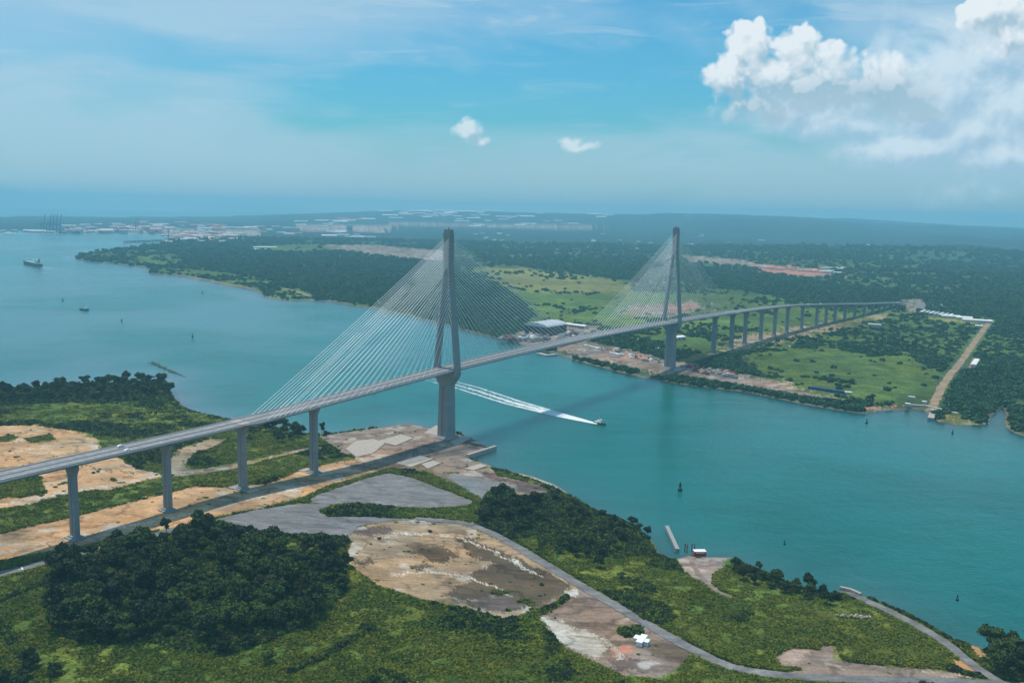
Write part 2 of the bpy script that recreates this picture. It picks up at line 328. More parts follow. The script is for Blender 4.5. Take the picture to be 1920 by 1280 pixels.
# ------------------------------------------------------------------ paved sheets (separate structures)
def ribbon(pts, w):
    P = at(pts)[:, :2]; Q = []
    # resample smooth
    n = len(P)
    for i in range(n - 1):
        p0 = P[max(i - 1, 0)]; p1 = P[i]; p2 = P[i + 1]; p3 = P[min(i + 2, n - 1)]
        L = np.hypot(*(p2 - p1)); k = max(2, int(L / 9))
        for j in range(k):
            t = j / k; Q.append(0.5 * ((2 * p1) + (-p0 + p2) * t + (2 * p0 - 5 * p1 + 4 * p2 - p3) * t * t + (-p0 + 3 * p1 - 3 * p2 + p3) * t ** 3))
    Q.append(P[-1]); Q = np.array(Q); T_ = np.gradient(Q, axis=0); T_ /= np.linalg.norm(T_, axis=1)[:, None]; N = np.stack([-T_[:, 1], T_[:, 0]], 1)
    return np.vstack([Q + N * w / 2, (Q - N * w / 2)[::-1]])
for p_, w_ in ((PX(-20, 1160, 10, 1185, 38, 1226, 60, 1250), 2.2), (PX(540, 1262, 600, 1236, 650, 1206, 700, 1176), 2.6), (PX(0, 1130, 50, 1108, 90, 1092), 1.8)): COVERW.append(('dark', .3, ribbon(p_, w_)))
for p_, w_ in ((PX(-20, 948, 80, 931, 160, 918, 240, 905, 310, 890, 380, 884), 3.0), (PX(20, 850, 80, 838, 150, 830, 190, 836), 2.2), (PX(700, 1010, 780, 1000, 860, 1010, 940, 1040, 1010, 1080), 2.4), (PX(720, 1080, 800, 1072, 900, 1090, 960, 1120), 2.2), (PX(-20, 1040, 120, 1012, 300, 975, 460, 940, 600, 905), 2.6), (PX(1110, 1190, 1150, 1210, 1180, 1240), 2.4)): COVERW.append(('pale', .02, ribbon(p_, w_)))
for p_, w_ in ((PX(120, 862, 200, 880, 260, 888), 2.0), (PX(320, 893, 340, 902, 356, 912), 3.0), (PX(640, 868, 720, 880, 800, 884), 2.0), (PX(700, 815, 760, 845, 780, 850), 1.6)): COVERW.append(('mud', .02, ribbon(p_, w_)))
SHEETS = [('paved_yard', 'grey', at(PX(582, 936, 600, 926, 690, 896, 727, 887, 770, 895, 830, 918, 886, 940, 880, 946, 830, 951, 720, 951, 640, 946, 585, 942))[:, :2]),
          ('paved_yard', 'grey', at(PX(375, 980, 480, 957, 560, 944, 622, 945, 600, 958, 612, 968, 700, 969, 790, 974, 740, 974, 668, 988, 650, 1010, 560, 1006, 480, 998, 430, 984))[:, :2]),
          ('road', 'grey', ribbon(PX(780, 972, 860, 979, 905, 992, 960, 1020, 1020, 1056, 1080, 1093, 1150, 1133, 1220, 1174, 1300, 1218, 1370, 1250, 1450, 1264, 1560, 1272, 1720, 1276, 1900, 1284, 2100, 1292), 7.5)),
          ('road', 'grey', ribbon(PX(1576, 1107, 1620, 1124, 1680, 1152, 1740, 1184, 1785, 1214, 1820, 1243, 1880, 1283), 6.5)),
          ('road', 'grey', ribbon(PX(-200, 1128, -60, 1092, 40, 1066, 90, 1052, 160, 1035, 250, 1013, 330, 992, 400, 977), 9)),
          ('path', 'mauve', ribbon(PX(1286, 1036, 1300, 1060, 1318, 1085, 1345, 1108, 1372, 1120), 3.2)),
          ('path', 'tan', ribbon(PX(1746, 770, 1756, 745, 1775, 712, 1800, 680, 1825, 645, 1846, 616, 1860, 600), 11)),
          ('path', 'tan', ribbon(PX(1822, 692, 1830, 672), 10)),
          ('path', 'pale', ribbon(PX(1450, 764, 1425, 742), 3)),
          ('path', 'tan', ribbon(PX(325, 514, 390, 525, 440, 535, 480, 542), 10)), ('path', 'tan', ribbon(PX(530, 540, 560, 548, 580, 555), 12)),
          ('path', 'pale', ribbon(PX(1030, 480, 1080, 486, 1140, 492, 1180, 498), 14)),
          ('road', 'grey', ribbon(PX(1690, 570, 1715, 566, 1728, 571, 1722, 580), 16)),
          ]
SHEETS = [s for s in SHEETS if not (s[0] == 'path' and s[1] == 'pale' and len(s[2]) < 8)]

# ------------------------------------------------------------------ materials
def mat(name, color=None, rough=0.8, build=None, metallic=0.0, var=0.0, scale=1.0, spec=0.3):
    m = bpy.data.materials.new(name); m.use_nodes = True; T = NT(m.node_tree)
    b = m.node_tree.nodes['Principled BSDF']; b.inputs['Roughness'].default_value = rough; b.inputs['Metallic'].default_value = metallic
    b.inputs['Specular IOR Level'].default_value = spec
    if build: build(T, b)
    elif var > 0:
        tc = T.new('ShaderNodeTexCoord'); ge = T.new('ShaderNodeNewGeometry')
        n = T.noise(ge.outputs['Position'], scale, 5, 0.6)
        T.put(b.inputs['Base Color'], T.mix(T.mr(n, 0.3, 0.7), tuple(c * (1 - var) for c in color), tuple(min(1, c * (1 + var)) for c in color)))
    else: b.inputs['Base Color'].default_value = color + (1,)
    return m
def b_ground(T, b):
    at_ = T.new('ShaderNodeVertexColor', layer_name='cover'); ge = T.new('ShaderNodeNewGeometry'); P = ge.outputs['Position']
    n1 = T.noise(P, 0.22, 6, 0.68); n2 = T.noise(P, 0.035, 5, 0.6, 0.4); n3 = T.noise(P, 0.006, 4, 0.55)
    c = at_.outputs['Color']; veg = at_.outputs['Alpha']
    k1 = T.mr(n1, 0.25, 0.75, 0.40, 1.7); k2 = T.mr(n2, 0.3, 0.7, 0.6, 1.45); k3 = T.mr(n3, 0.3, 0.7, 0.8, 1.22)
    k4 = T.mr(T.noise(P, 0.0014, 4, 0.6, 0.5), 0.38, 0.62, 0.72, 1.3); k5 = T.mr(T.noise(P, 0.9, 4, 0.7), 0.3, 0.7, 0.62, 1.35)
    kv = T.math('MULTIPLY', T.math('MULTIPLY', T.math('MULTIPLY', k1, k2), k3), T.math('MULTIPLY', k4, k5))
    d1 = T.mr(T.noise(P, 0.55, 7, 0.75), 0.25, 0.75, 0.62, 1.36); d2 = T.mr(n2, 0.32, 0.68, 0.74, 1.2)
    tr = T.noise(T.vmath('MULTIPLY', P, (0.16, 0.9, 1)), 0.16, 6, 0.7, 1.6); d3 = T.mr(tr, 0.40, 0.60, 0.80, 1.12)
    kd = T.math('MULTIPLY', T.math('MULTIPLY', d1, d2), d3)
    mx = T.new('ShaderNodeMix', data_type='FLOAT'); T.put(mx.inputs[0], veg); T.put(mx.inputs[2], kd); T.put(mx.inputs[3], kv)
    c2 = T.vmath('SCALE', c); T.l.nodes if False else None
    sc = c2.node; T.put(sc.inputs['Scale'], mx.outputs[0])
    # a warm / cool drift so that no field is one green
    warm = T.mix(T.mr(T.noise(P, 0.012, 4, 0.6, 0.6), 0.35, 0.65), (0.86, 1.0, 1.1), (1.18, 1.02, 0.82))
    T.put(b.inputs['Base Color'], T.mix(0.8, c2, warm, 'MULTIPLY'))
    bp = T.new('ShaderNodeBump'); bp.inputs['Strength'].default_value = 0.5; bp.inputs['Distance'].default_value = 1.2
    T.put(bp.inputs['Height'], T.math('MULTIPLY', n1, veg)); T.l.new(bp.outputs[0], b.inputs['Normal'])
M_ground = mat('ground', rough=0.95, build=b_ground, spec=0.1)
def b_water(T, b):
    ge = T.new('ShaderNodeNewGeometry'); P = ge.outputs['Position']
    sh = T.new('ShaderNodeAttribute', attribute_name='shallow').outputs['Fac']
    n = T.noise(T.vmath('MULTIPLY', P, (1, 1.0, 1)), 0.0035, 5, 0.55, 1.2)
    n2 = T.noise(T.vmath('MULTIPLY', P, (0.25, 1.0, 1)), 0.03, 7, 0.7, 1.2)
    a = T.mix(T.mr(n, 0.35, 0.65), (0.000, 0.088, 0.070), (0.001, 0.130, 0.114))
    a = T.mix(T.mr(n2, 0.40, 0.70, 0, 0.6), a, (0.006, 0.14, 0.15))
    a = T.mix(sh, a, (0.115, 0.19, 0.235))
    b.inputs['Subsurface Weight'].default_value = 1.0; b.inputs['Subsurface Radius'].default_value = (120.0, 400.0, 400.0); b.inputs['Subsurface Scale'].default_value = 1.0
    T.put(b.inputs['Base Color'], a)
    b.inputs['IOR'].default_value = 1.33; b.inputs['Specular IOR Level'].default_value = 0.22
    w1 = T.noise(T.vmath('MULTIPLY', P, (0.6, 1.3, 1)), 0.28, 4, 0.6, 0.3); w2 = T.noise(P, 0.05, 3, 0.6, 0.5)
    h = T.math('ADD', T.math('MULTIPLY', w1, 0.5), T.math('MULTIPLY', w2, 0.9))
    bp = T.new('ShaderNodeBump'); bp.inputs['Strength'].default_value = 0.6; bp.inputs['Distance'].default_value = 1.0
    T.put(bp.inputs['Height'], h); T.l.new(bp.outputs[0], b.inputs['Normal'])
M_water = mat('water', rough=0.16, build=b_water)
def b_paved(col):
    def f(T, b):
        ge = T.new('ShaderNodeNewGeometry'); P = ge.outputs['Position']
        n = T.noise(T.vmath('MULTIPLY', P, (0.5, 1.2, 1)), 0.05, 8, 0.72, 1.5); n2 = T.noise(P, 0.4, 8, 0.8); n3 = T.noise(T.vmath('MULTIPLY', P, (0.3, 1, 1)), 0.12, 5, 0.7, 1.0)
        c = T.mix(T.mr(n, 0.35, 0.65), tuple(x * 0.42 for x in col), tuple(x * 1.45 for x in col))
        c = T.mix(T.mr(n3, 0.5, 0.75, 0, 0.5), c, tuple(x * y for x, y in zip(col, (1.7, 1.5, 1.25))))
        c = T.mix(T.mr(n2, 0.4, 0.62, 0.0, 0.55), c, tuple(x * 0.5 for x in col))
        T.put(b.inputs['Base Color'], c)
    return f
M_paved = {k: mat('paved_' + k, rough=0.9, build=b_paved(C[k]), spec=0.2) for k in ('grey', 'mauve', 'tan', 'pale')}
def b_conc(col, streak=0.35):
    def f(T, b):
        ge = T.new('ShaderNodeNewGeometry'); P = ge.outputs['Position']
        n = T.noise(T.vmath('MULTIPLY', P, (1, 1, 0.08)), 0.7, 5, 0.65); n2 = T.noise(P, 0.15, 4, 0.6)
        c = T.mix(T.mr(n, 0.35, 0.7, 0, streak), col, tuple(x * 0.55 for x in col))
        c = T.mix(T.mr(n2, 0.4, 0.7, 0, 0.3), c, tuple(x * y for x, y in zip(col, (1.15, 1.08, 0.95))))
        n3 = T.noise(T.vmath('MULTIPLY', P, (0.02, 0.02, 1)), 0.35, 2, 0.5)
        c = T.mix(T.mr(n3, 0.52, 0.58, 0, 0.22), c, tuple(x * 0.72 for x in col))
        T.put(b.inputs['Base Color'], c)
    return f
M_conc = mat('concrete', rough=0.85, build=b_conc((0.30, 0.305, 0.30)))
M_slab = mat('pale_concrete', rough=0.85, build=b_conc((0.45, 0.39, 0.335), 0.75))
M_road = mat('deck_asphalt', rough=0.85, color=(0.25, 0.235, 0.235), var=0.22, scale=0.25)
M_line = mat('lane_paint', color=(0.75, 0.74, 0.70), rough=0.7)
M_cable = mat('cable_sheath', color=(0.86, 0.88, 0.86), rough=0.45)
M_barrier = mat('barrier_concrete', rough=0.8, build=b_conc((0.50, 0.48, 0.46), 0.2))
M_white = mat('white_paint', color=(0.80, 0.80, 0.78), rough=0.5, var=0.08, scale=0.6)
M_black = mat('dark_hull', color=(0.015, 0.03, 0.035), rough=0.5, var=0.3, scale=0.5)
M_green_hull = mat('green_hull', color=(0.02, 0.07, 0.06), rough=0.5, var=0.3, scale=0.2)
M_glass = mat('window_glass', color=(0.02, 0.03, 0.04), rough=0.1, spec=0.5)
M_red = mat('red_paint', color=(0.42, 0.04, 0.035), rough=0.6, var=0.25, scale=0.8)
M_blue = mat('blue_paint', color=(0.03, 0.07, 0.16), rough=0.6, var=0.3, scale=0.3)
M_roofs = [mat('sheet_roof', rough=0.6, build=b_conc(c, 0.2)) for c in ((0.72, 0.72, 0.70), (0.52, 0.55, 0.58), (0.60, 0.50, 0.42), (0.55, 0.13, 0.08), (0.30, 0.36, 0.42))]
M_wallb = mat('building_wall', rough=0.85, build=b_conc((0.50, 0.47, 0.42), 0.3))
M_dark = mat('painted_interior_shade', color=(0.04, 0.04, 0.042), rough=0.9, var=0.4, scale=0.3)  # dark colour on solid walls stands for the shade inside the open hall
M_tyre = mat('rubber', color=(0.02, 0.02, 0.02), rough=0.9)
M_wood = mat('bark', color=(0.10, 0.075, 0.05), rough=0.95, var=0.35, scale=2)
M_rock = mat('rock', color=(0.10, 0.10, 0.09), rough=0.95, var=0.5, scale=0.8)
M_rust = mat('rusty_steel', color=(0.20, 0.09, 0.06), rough=0.8, var=0.4, scale=0.8)
def b_leaf(col, dry=0.12):
    def f(T, b):
        oi = T.new('ShaderNodeObjectInfo'); ge = T.new('ShaderNodeNewGeometry')
        r = oi.outputs['Random']; n = T.noise(ge.outputs['Position'], 0.35, 4, 0.65); n2 = T.noise(ge.outputs['Position'], 0.02, 3, 0.6)
        c = T.mix(T.mr(n, 0.3, 0.7), tuple(x * 0.55 for x in col), tuple(x * 1.55 for x in col))
        c = T.mix(T.mr(r, 0.0, 1.0, 0, 0.75), c, tuple(x * y for x, y in zip(col, (1.7, 1.35, 0.9))))
        c = T.mix(T.mr(n2, 0.4, 0.65, 0, 0.5), c, tuple(x * y for x, y in zip(col, (0.62, 0.85, 0.95))))
        T.put(b.inputs['Base Color'], c)
    return f
M_leaf = mat('leaves', rough=0.75, build=b_leaf((0.026, 0.043, 0.013)), spec=0.25)
M_leaf2 = mat('light_leaves', rough=0.75, build=b_leaf((0.088, 0.138, 0.020)), spec=0.25)
M_leaf3 = mat('mid_leaves', rough=0.75, build=b_leaf((0.052, 0.085, 0.018)), spec=0.2)
M_far = mat('far_leaves', rough=0.8, build=b_leaf((0.040, 0.100, 0.046)), spec=0.2)
M_cane = mat('cane_leaves', rough=0.75, build=b_leaf((0.180, 0.200, 0.024)), spec=0.2)

# ------------------------------------------------------------------ object helpers
def mesh_np(name, V, Fa, mats, parent=None, smooth=False, mat_idx=None):
    me = bpy.data.meshes.new(name); V = np.asarray(V, np.float32)
    if isinstance(Fa, np.ndarray):
        k = Fa.shape[1]; me.vertices.add(len(V)); me.vertices.foreach_set('co', V.ravel()); me.loops.add(Fa.size); me.loops.foreach_set('vertex_index', Fa.astype(np.int32).ravel())
        me.polygons.add(len(Fa)); me.polygons.foreach_set('loop_start', np.arange(0, Fa.size, k, dtype=np.int32)); me.polygons.foreach_set('loop_total', np.full(len(Fa), k, np.int32))
        me.update(calc_edges=True)
    else: me.from_pydata([tuple(map(float, v)) for v in V], [], Fa)
    if mat_idx is not None: me.polygons.foreach_set('material_index', np.asarray(mat_idx, np.int32))
    if smooth: me.polygons.foreach_set('use_smooth', np.ones(len(me.polygons), bool))
    for m in (mats if isinstance(mats, (list, tuple)) else [mats]): me.materials.append(m)
    me.validate() if not isinstance(Fa, np.ndarray) else None
    o = bpy.data.objects.new(name, me); COL.objects.link(o)
    if parent is not None: o.parent = parent
    return o
def tag(o, label=None, cat=None, group=None, kind=None):
    if label: o['label'] = label
    if cat: o['category'] = cat
    if group: o['group'] = group
    if kind: o['kind'] = kind
    return o
def empty(name, loc, rz=0.0, label=None, cat=None, group=None):
    o = bpy.data.objects.new(name, None); COL.objects.link(o); o.location = tuple(map(float, loc)); o.rotation_euler = (0, 0, rz); o.empty_display_size = 1
    return tag(o, label, cat, group)
def copy_tree(o, loc=None, rz=None, parent=None, scale=None):
    c = o.copy(); COL.objects.link(c); c.parent = parent
    if loc is not None: c.location = tuple(map(float, loc))
    if rz is not None: c.rotation_euler = (0, 0, rz)
    if scale is not None: c.scale = (scale,) * 3 if not isinstance(scale, tuple) else scale
    for ch in KIDS.get(o.name, []):
        copy_tree(ch, parent=c)
    return c
KIDS = {}
def kid(parent, o):
    KIDS.setdefault(parent.name, []).append(o); return o
class MB:
    def __init__(s): s.v = []; s.f = []; s.m = []
    def add(s, V, F, m=0):
        n = len(s.v); s.v += [tuple(map(float, v)) for v in V]; s.f += [tuple(i + n for i in f) for f in F]; s.m += [m] * len(F); return s
    def box(s, c, h, m=0, rz=0.0, top=1.0):
        cx, cy, cz = c; hx, hy, hz = h; V = []
        for z, k in ((-hz, 1.0), (hz, top)):
            for x, y in ((-hx, -hy), (hx, -hy), (hx, hy), (-hx, hy)):
                x *= k; y *= k; V.append((cx + x * math.cos(rz) - y * math.sin(rz), cy + x * math.sin(rz) + y * math.cos(rz), cz + z))
        return s.add(V, [(3, 2, 1, 0), (4, 5, 6, 7), (0, 1, 5, 4), (1, 2, 6, 5), (2, 3, 7, 6), (3, 0, 4, 7)], m)
    def tube(s, a, b, r, r2=None, n=6, m=0):
        a = Vector(a); b = Vector(b); r2 = r if r2 is None else r2; d = (b - a).normalized(); u = d.orthogonal().normalized(); w = d.cross(u); V = []
        for p, q in ((a, r), (b, r2)):
            for i in range(n):
                t = 2 * math.pi * i / n; V.append(p + (u * math.cos(t) + w * math.sin(t)) * q)
        F = [(i, (i + 1) % n, n + (i + 1) % n, n + i) for i in range(n)] + [tuple(range(n))[::-1], tuple(range(n, 2 * n))]
        return s.add(V, F, m)
    def loft(s, secs, m=0):
        n = len(secs[0]); V = [p for q in secs for p in q]; F = []
        for k in range(len(secs) - 1):
            for i in range(n): F.append((k * n + i, k * n + (i + 1) % n, (k + 1) * n + (i + 1) % n, (k + 1) * n + i))
        F.append(tuple(range(n))[::-1]); F.append(tuple(range((len(secs) - 1) * n, len(secs) * n)))
        return s.add(V, F, m)
    def build(s, name, mats, parent=None, smooth=False):
        o = mesh_np(name, s.v, s.f, mats, parent, smooth, s.m if isinstance(mats, (list, tuple)) and len(mats) > 1 else None)
        if parent is not None: kid(parent, o)
        return o

TH_ = {'sand': .15, 'tan': .15, 'mud': .15, 'mauve': .12, 'pale': .15, 'plum': .12, 'pinkish': .12, 'grey': .15}
# ------------------------------------------------------------------ ground sheet (polar grid, finer near the camera)
def build_ground():
    az = np.concatenate([np.radians(np.arange(-50, -31, 0.35)), np.radians(np.arange(-31, 31.001, 0.078)), np.radians(np.arange(31.3, 50, 0.35))])
    dep = np.concatenate([np.linspace(math.radians(84), math.radians(31), 26)[:-1], np.linspace(math.atan(CAMZ / 390), math.atan(CAMZ / 6000), 440), [CAMZ / 6800, CAMZ / 8000, CAMZ / 9000, CAMZ / 10000, CAMZ / 11000, CAMZ / 12000, CAMZ / 13000, CAMZ / 14000, CAMZ / 15000, CAMZ / 16000, CAMZ / 17500, CAMZ / 19500, CAMZ / 22000, CAMZ / 25000]])
    D = CAMZ / np.tan(dep); A, DD = np.meshgrid(az, D); x = (np.sin(A) * DD).ravel(); y = (np.cos(A) * DD).ravel()
    sdn = sdist(x, y, nearS); sdf = sdist(x, y, farS); z = height(x, y, sdn, sdf)
    near = sdn > -8
    Dist = np.hypot(x, y)
    # cover
    wob = np.where(near, 5.5, 16.0) * np.clip(Dist / 700, 0.8, 5)
    wx = x + (fbm(x, y, 9, 31, 4) - 0.5) * wob * 2 + (fbm(x, y, 45, 41, 3) - 0.5) * wob * 2; wy = y + (fbm(x, y, 9, 33, 4) - 0.5) * wob * 2 + (fbm(x, y, 45, 43, 3) - 0.5) * wob * 2
    jr = np.where(near, 2.6, 6.0) * np.clip(Dist / 900, .6, 3); wx = wx + RNG.normal(size=len(x)) * jr * .5; wy = wy + RNG.normal(size=len(x)) * jr * .8
    base = np.empty((len(x), 4)); veg = np.ones(len(x))
    nn = fbm(x, y, 60, 51, 4)[:, None]; n2 = fbm(x, y, 22, 57, 4)[:, None]
    gcol = np.array(C['scrub']) * (1 - sstep(nn, .4, .62)) + np.array(C['cane']) * sstep(nn, .4, .62)
    gcol = gcol * (1 - .5 * sstep(n2, .52, .72)) 
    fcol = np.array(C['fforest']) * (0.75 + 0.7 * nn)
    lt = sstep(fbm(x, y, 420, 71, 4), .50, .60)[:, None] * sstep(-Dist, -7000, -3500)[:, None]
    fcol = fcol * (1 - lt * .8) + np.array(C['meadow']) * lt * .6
    fd = sstep(Dist, 4200, 7500)[:, None]; fcol = fcol * (1 - fd) + np.array((0.014, 0.036, 0.034)) * (0.7 + .8 * nn) * fd; gcol = gcol * 1.12; base[:, :3] = np.where(near[:, None], gcol, fcol); bump = np.where(near, 1.0, 1.0)  # haze put into the colour: far ground turns darker and bluer with distance
    for nm, bp, P in COVERW:
        lo = P.min(0) - 40; hi = P.max(0) + 40; m = (wx > lo[0]) & (wx < hi[0]) & (wy > lo[1]) & (wy < hi[1]); idx = np.nonzero(m)[0]
        if not len(idx): continue
        ins = inpoly(wx[idx], wy[idx], P); k = idx[ins]; c = np.array(C[nm])[None] * (0.82 + 0.36 * n2[k])
        if nm in ('cane', 'scrub', 'meadow', 'gold', 'dark', 'fforest', 'olive'): veg[k] = 1.0 if nm != 'gold' else .7
        else: veg[k] = 0.0
        base[k, :3] = c; bump[k] = bp
        if nm in ('sand', 'tan', 'mud', 'mauve', 'pinkish', 'pale', 'plum'):
            rg = 1 - np.abs(2 * fbm(x[k] + 30 * fbm(x[k], y[k], 60, 3), y[k] * 1.6, 34, 77, 5) - 1); rg = sstep(rg, .90, .985)[:, None] * .42
            base[k, :3] = base[k, :3] * (1 - rg)
            gv = sstep(fbm(x[k], y[k], 11, 87, 4) + .25 * (fbm(x[k], y[k], 70, 88, 3) - .5), .66 + TH_.get(nm, 0), .72 + TH_.get(nm, 0))[:, None] * .8
            base[k, :3] = base[k, :3] * (1 - gv) + np.array(C['scrub'])[None] * 1.1 * gv
            g = sstep(fbm(x[k], y[k], 28, 61, 5), .60, .72)[:, None] * (.75 if nm in ('mauve', 'tan') else .35)
            base[k, :3] = base[k, :3] * (1 - g) + np.array(C['mud'])[None] * g
            g = sstep(fbm(x[k], y[k], 13, 67, 4), .62, .76)[:, None] * .6
            base[k, :3] = base[k, :3] * (1 - g * (nm != 'mud')) + np.array(C['pale'])[None] * g * (nm != 'mud')
    # wet bank along the water line
    bank = np.where(near, (1 - sstep(sdn, 1.5, 5)), (1 - sstep(sdf, 3, 9)))[:, None]
    base[:, :3] = base[:, :3] * (1 - bank * .8) + np.array((0.17, 0.15, 0.11)) * bank * .8
    base[:, 3] = veg
    # relief of the scrub
    pv = np.ones(len(x))
    for _, _, P in SHEETS:
        lo = P.min(0) - 12; hi = P.max(0) + 12; idx = np.nonzero((x > lo[0]) & (x < hi[0]) & (y > lo[1]) & (y < hi[1]))[0]
        if len(idx): pv[idx] = np.minimum(pv[idx], 1 - sstep(sdist(x[idx], y[idx], P), -9, -1))
    rel = (fbm(x, y, 7, 81, 3) - .3) * 2.4 * bump * pv * sstep(np.where(near, sdn, sdf), 2, 12)
    z = z + np.where(Dist < 7000, rel, 0)
    # far tree canopy relief
    nr, nc = len(dep), len(az); I = np.arange(nr * nc).reshape(nr, nc)
    q = np.stack([I[:-1, :-1], I[1:, :-1], I[1:, 1:], I[:-1, 1:]], -1).reshape(-1, 4)[:, ::-1]
    keep = (z[q] > -4.2).any(1); q = q[keep]; used = np.unique(q); mp = np.full(len(x), -1); mp[used] = np.arange(len(used)); q = mp[q]
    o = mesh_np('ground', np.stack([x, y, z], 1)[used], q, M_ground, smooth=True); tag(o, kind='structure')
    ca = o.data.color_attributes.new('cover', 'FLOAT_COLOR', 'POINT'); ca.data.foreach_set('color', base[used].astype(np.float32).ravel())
    # water
    azw = np.radians(np.linspace(-75, 75, 420)); Dw = CAMZ / np.tan(np.concatenate([[math.radians(86), math.radians(60)], np.linspace(math.radians(35), CAMZ / 25000, 360)]))
    A, DD = np.meshgrid(azw, Dw); x = (np.sin(A) * DD).ravel(); y = (np.cos(A) * DD).ravel()
    sn = sdist(x, y, nearS); sf = sdist(x, y, farS)
    s = np.exp(-np.maximum(-sn, 0) / 34) * 0.8 * (0.5 + fbm(x, y, 60, 91)) + np.exp(-np.maximum(-sf, 0) / 60) * 0.5
    lef = 1 - sstep(x, -330, 60); s = s * (0.30 + 0.7 * lef); s = s + 0.42 * lef * sstep(fbm(x, y, 300, 95, 4), .42, .66) * sstep(y, 800, 1300)
    nr, nc = len(Dw), len(azw); I = np.arange(nr * nc).reshape(nr, nc); q = np.stack([I[:-1, :-1], I[1:, :-1], I[1:, 1:], I[:-1, 1:]], -1).reshape(-1, 4)[:, ::-1]
    w = mesh_np('water', np.stack([x, y, np.zeros_like(x)], 1), q, M_water, smooth=True); tag(w, kind='structure')
    aa = w.data.attributes.new('shallow', 'FLOAT', 'POINT'); aa.data.foreach_set('value', np.clip(s, 0, 1).astype(np.float32))
build_ground()

def sheet(name, P, m, zoff=0.22, step=6.0, wob=0.8, seed=0):
    P = np.asarray(P); out = []
    for i in range(len(P)):
        a, b = P[i], P[(i + 1) % len(P)]; n = max(1, int(np.hypot(*(b - a)) // 3)); n = min(n, 200)
        for k in range(n): out.append(a + (b - a) * k / n)
    B = np.array(out); B = B + np.stack([fbm(B[:, 0], B[:, 1], 7, seed + 1) - .5, fbm(B[:, 0], B[:, 1], 7, seed + 9) - .5], 1) * wob * 2
    lo, hi = B.min(0), B.max(0); st = max(step, math.sqrt((hi[0] - lo[0]) * (hi[1] - lo[1]) / 9000))
    gx, gy = np.meshgrid(np.arange(lo[0], hi[0], st), np.arange(lo[1], hi[1], st)); gx = gx.ravel() + .01; gy = gy.ravel() + .013
    k = inpoly(gx, gy, B); gx, gy = gx[k], gy[k]
    vs = [Vector(v) for v in B] + [Vector((a, b)) for a, b in zip(gx, gy)]; n = len(B)
    r = delaunay_2d_cdt(vs, [(i, (i + 1) % n) for i in range(n)], [], 1, 1e-4)
    V = np.array([tuple(v) for v in r[0]]); z = height(V[:, 0], V[:, 1]) + zoff
    return mesh_np(name, np.column_stack([V, z]), [tuple(f) for f in r[2]], m)
for i, (nm, ck, P) in enumerate(SHEETS):
    tag(sheet(nm, P, M_paved[ck], seed=i * 13, zoff=0.25, wob=2.2 if nm == 'paved_yard' else (1.0 if P[:, 1].mean() < 1000 else 3)), kind='structure')

# ------------------------------------------------------------------ the bridge
TH = 0.9762; BA = np.array([math.cos(TH), math.sin(TH)]); BN = np.array([-BA[1], BA[0]]); B0 = np.array([-207.86, 686.66])
OFF = [(-600, 0), (1200, 0), (1270, -1.0), (1336, -4.0), (1415, -8.5), (1528, -16), (1579, -21), (1624, -26), (1733, -37), (1812, -43), (1879, -47), (1928, -49), (1980, -52), (2139, -60), (2400, -72)]
ZS = [(-600, 56), (-300, 61.5), (-180, 62.6), (-66, 62.6), (0, 62.8), (75, 65.3), (256, 71.5), (400, 74), (525, 74.8), (660, 73.6), (795, 71), (965, 67.5), (1043, 65), (1117, 62.8), (1200, 59.9), (1336, 55), (1415, 50.8), (1528, 44.3), (1624, 38.5), (1733, 32), (1812, 27), (1879, 23), (1928, 20), (1980, 17), (2139, 7.5), (2400, 6)]
def interp(T_, X): return np.interp(X, [a for a, _ in T_], [b for _, b in T_])
def smooth_i(T_, X, w=30): return np.mean([interp(T_, X + d) for d in np.linspace(-w, w, 7)], axis=0)
def bp(X, n=0.0, z=0.0):
    o = smooth_i(OFF, X, 60) + n; return np.array([B0[0] + BA[0] * X + BN[0] * o, B0[1] + BA[1] * X + BN[1] * o, z])
def zs(X): return float(smooth_i(ZS, X, 40))
DECK_T = 2.6
bridge = empty('cable_stayed_bridge', bp(256, 0, 0), 0, 'long grey cable-stayed bridge with two tall pylons crossing the teal channel', 'bridge')
BO = np.array(bridge.location)
def bl(X, n, z): return tuple(bp(X, n, z) - BO)
def sweep(name, prof_fn, X0, X1, step, m, parent):
    Xs = np.linspace(X0, X1, max(2, int((X1 - X0) / step) + 1)); mb = MB()
    mb.loft([[bl(X, n, z) for n, z in prof_fn(X)] for X in Xs]); return mb.build(name, m, parent)
HW = 11.2
def prof_main(X): z = zs(X); return [(-HW, z + 1.0), (-HW, z + 2.0), (-HW + .6, z + DECK_T), (HW - .6, z + DECK_T), (HW, z + 2.0), (HW, z + 1.0), (HW - 2.2, z), (HW - 3.4, z), (HW - 4, z + 1.7), (-HW + 4, z + 1.7), (-HW + 3.4, z), (-HW + 2.2, z)][::-1]
def prof_app(X): z = zs(X); return [(-HW + .5, z + 2.1), (-HW + .5, z + DECK_T), (HW - .5, z + DECK_T), (HW - .5, z + 2.1), (5.4, z + 1.5), (4.2, z - .6), (-4.2, z - .6), (-5.4, z + 1.5)][::-1]
XE = 2150
sweep('deck_girder', prof_main, 0, 1050, 12, M_conc, bridge)
sweep('deck_girder', prof_app, -560, -0.4, 12, M_conc, bridge)
sweep('deck_girder', prof_app, 1050.4, XE, 12, M_conc, bridge)
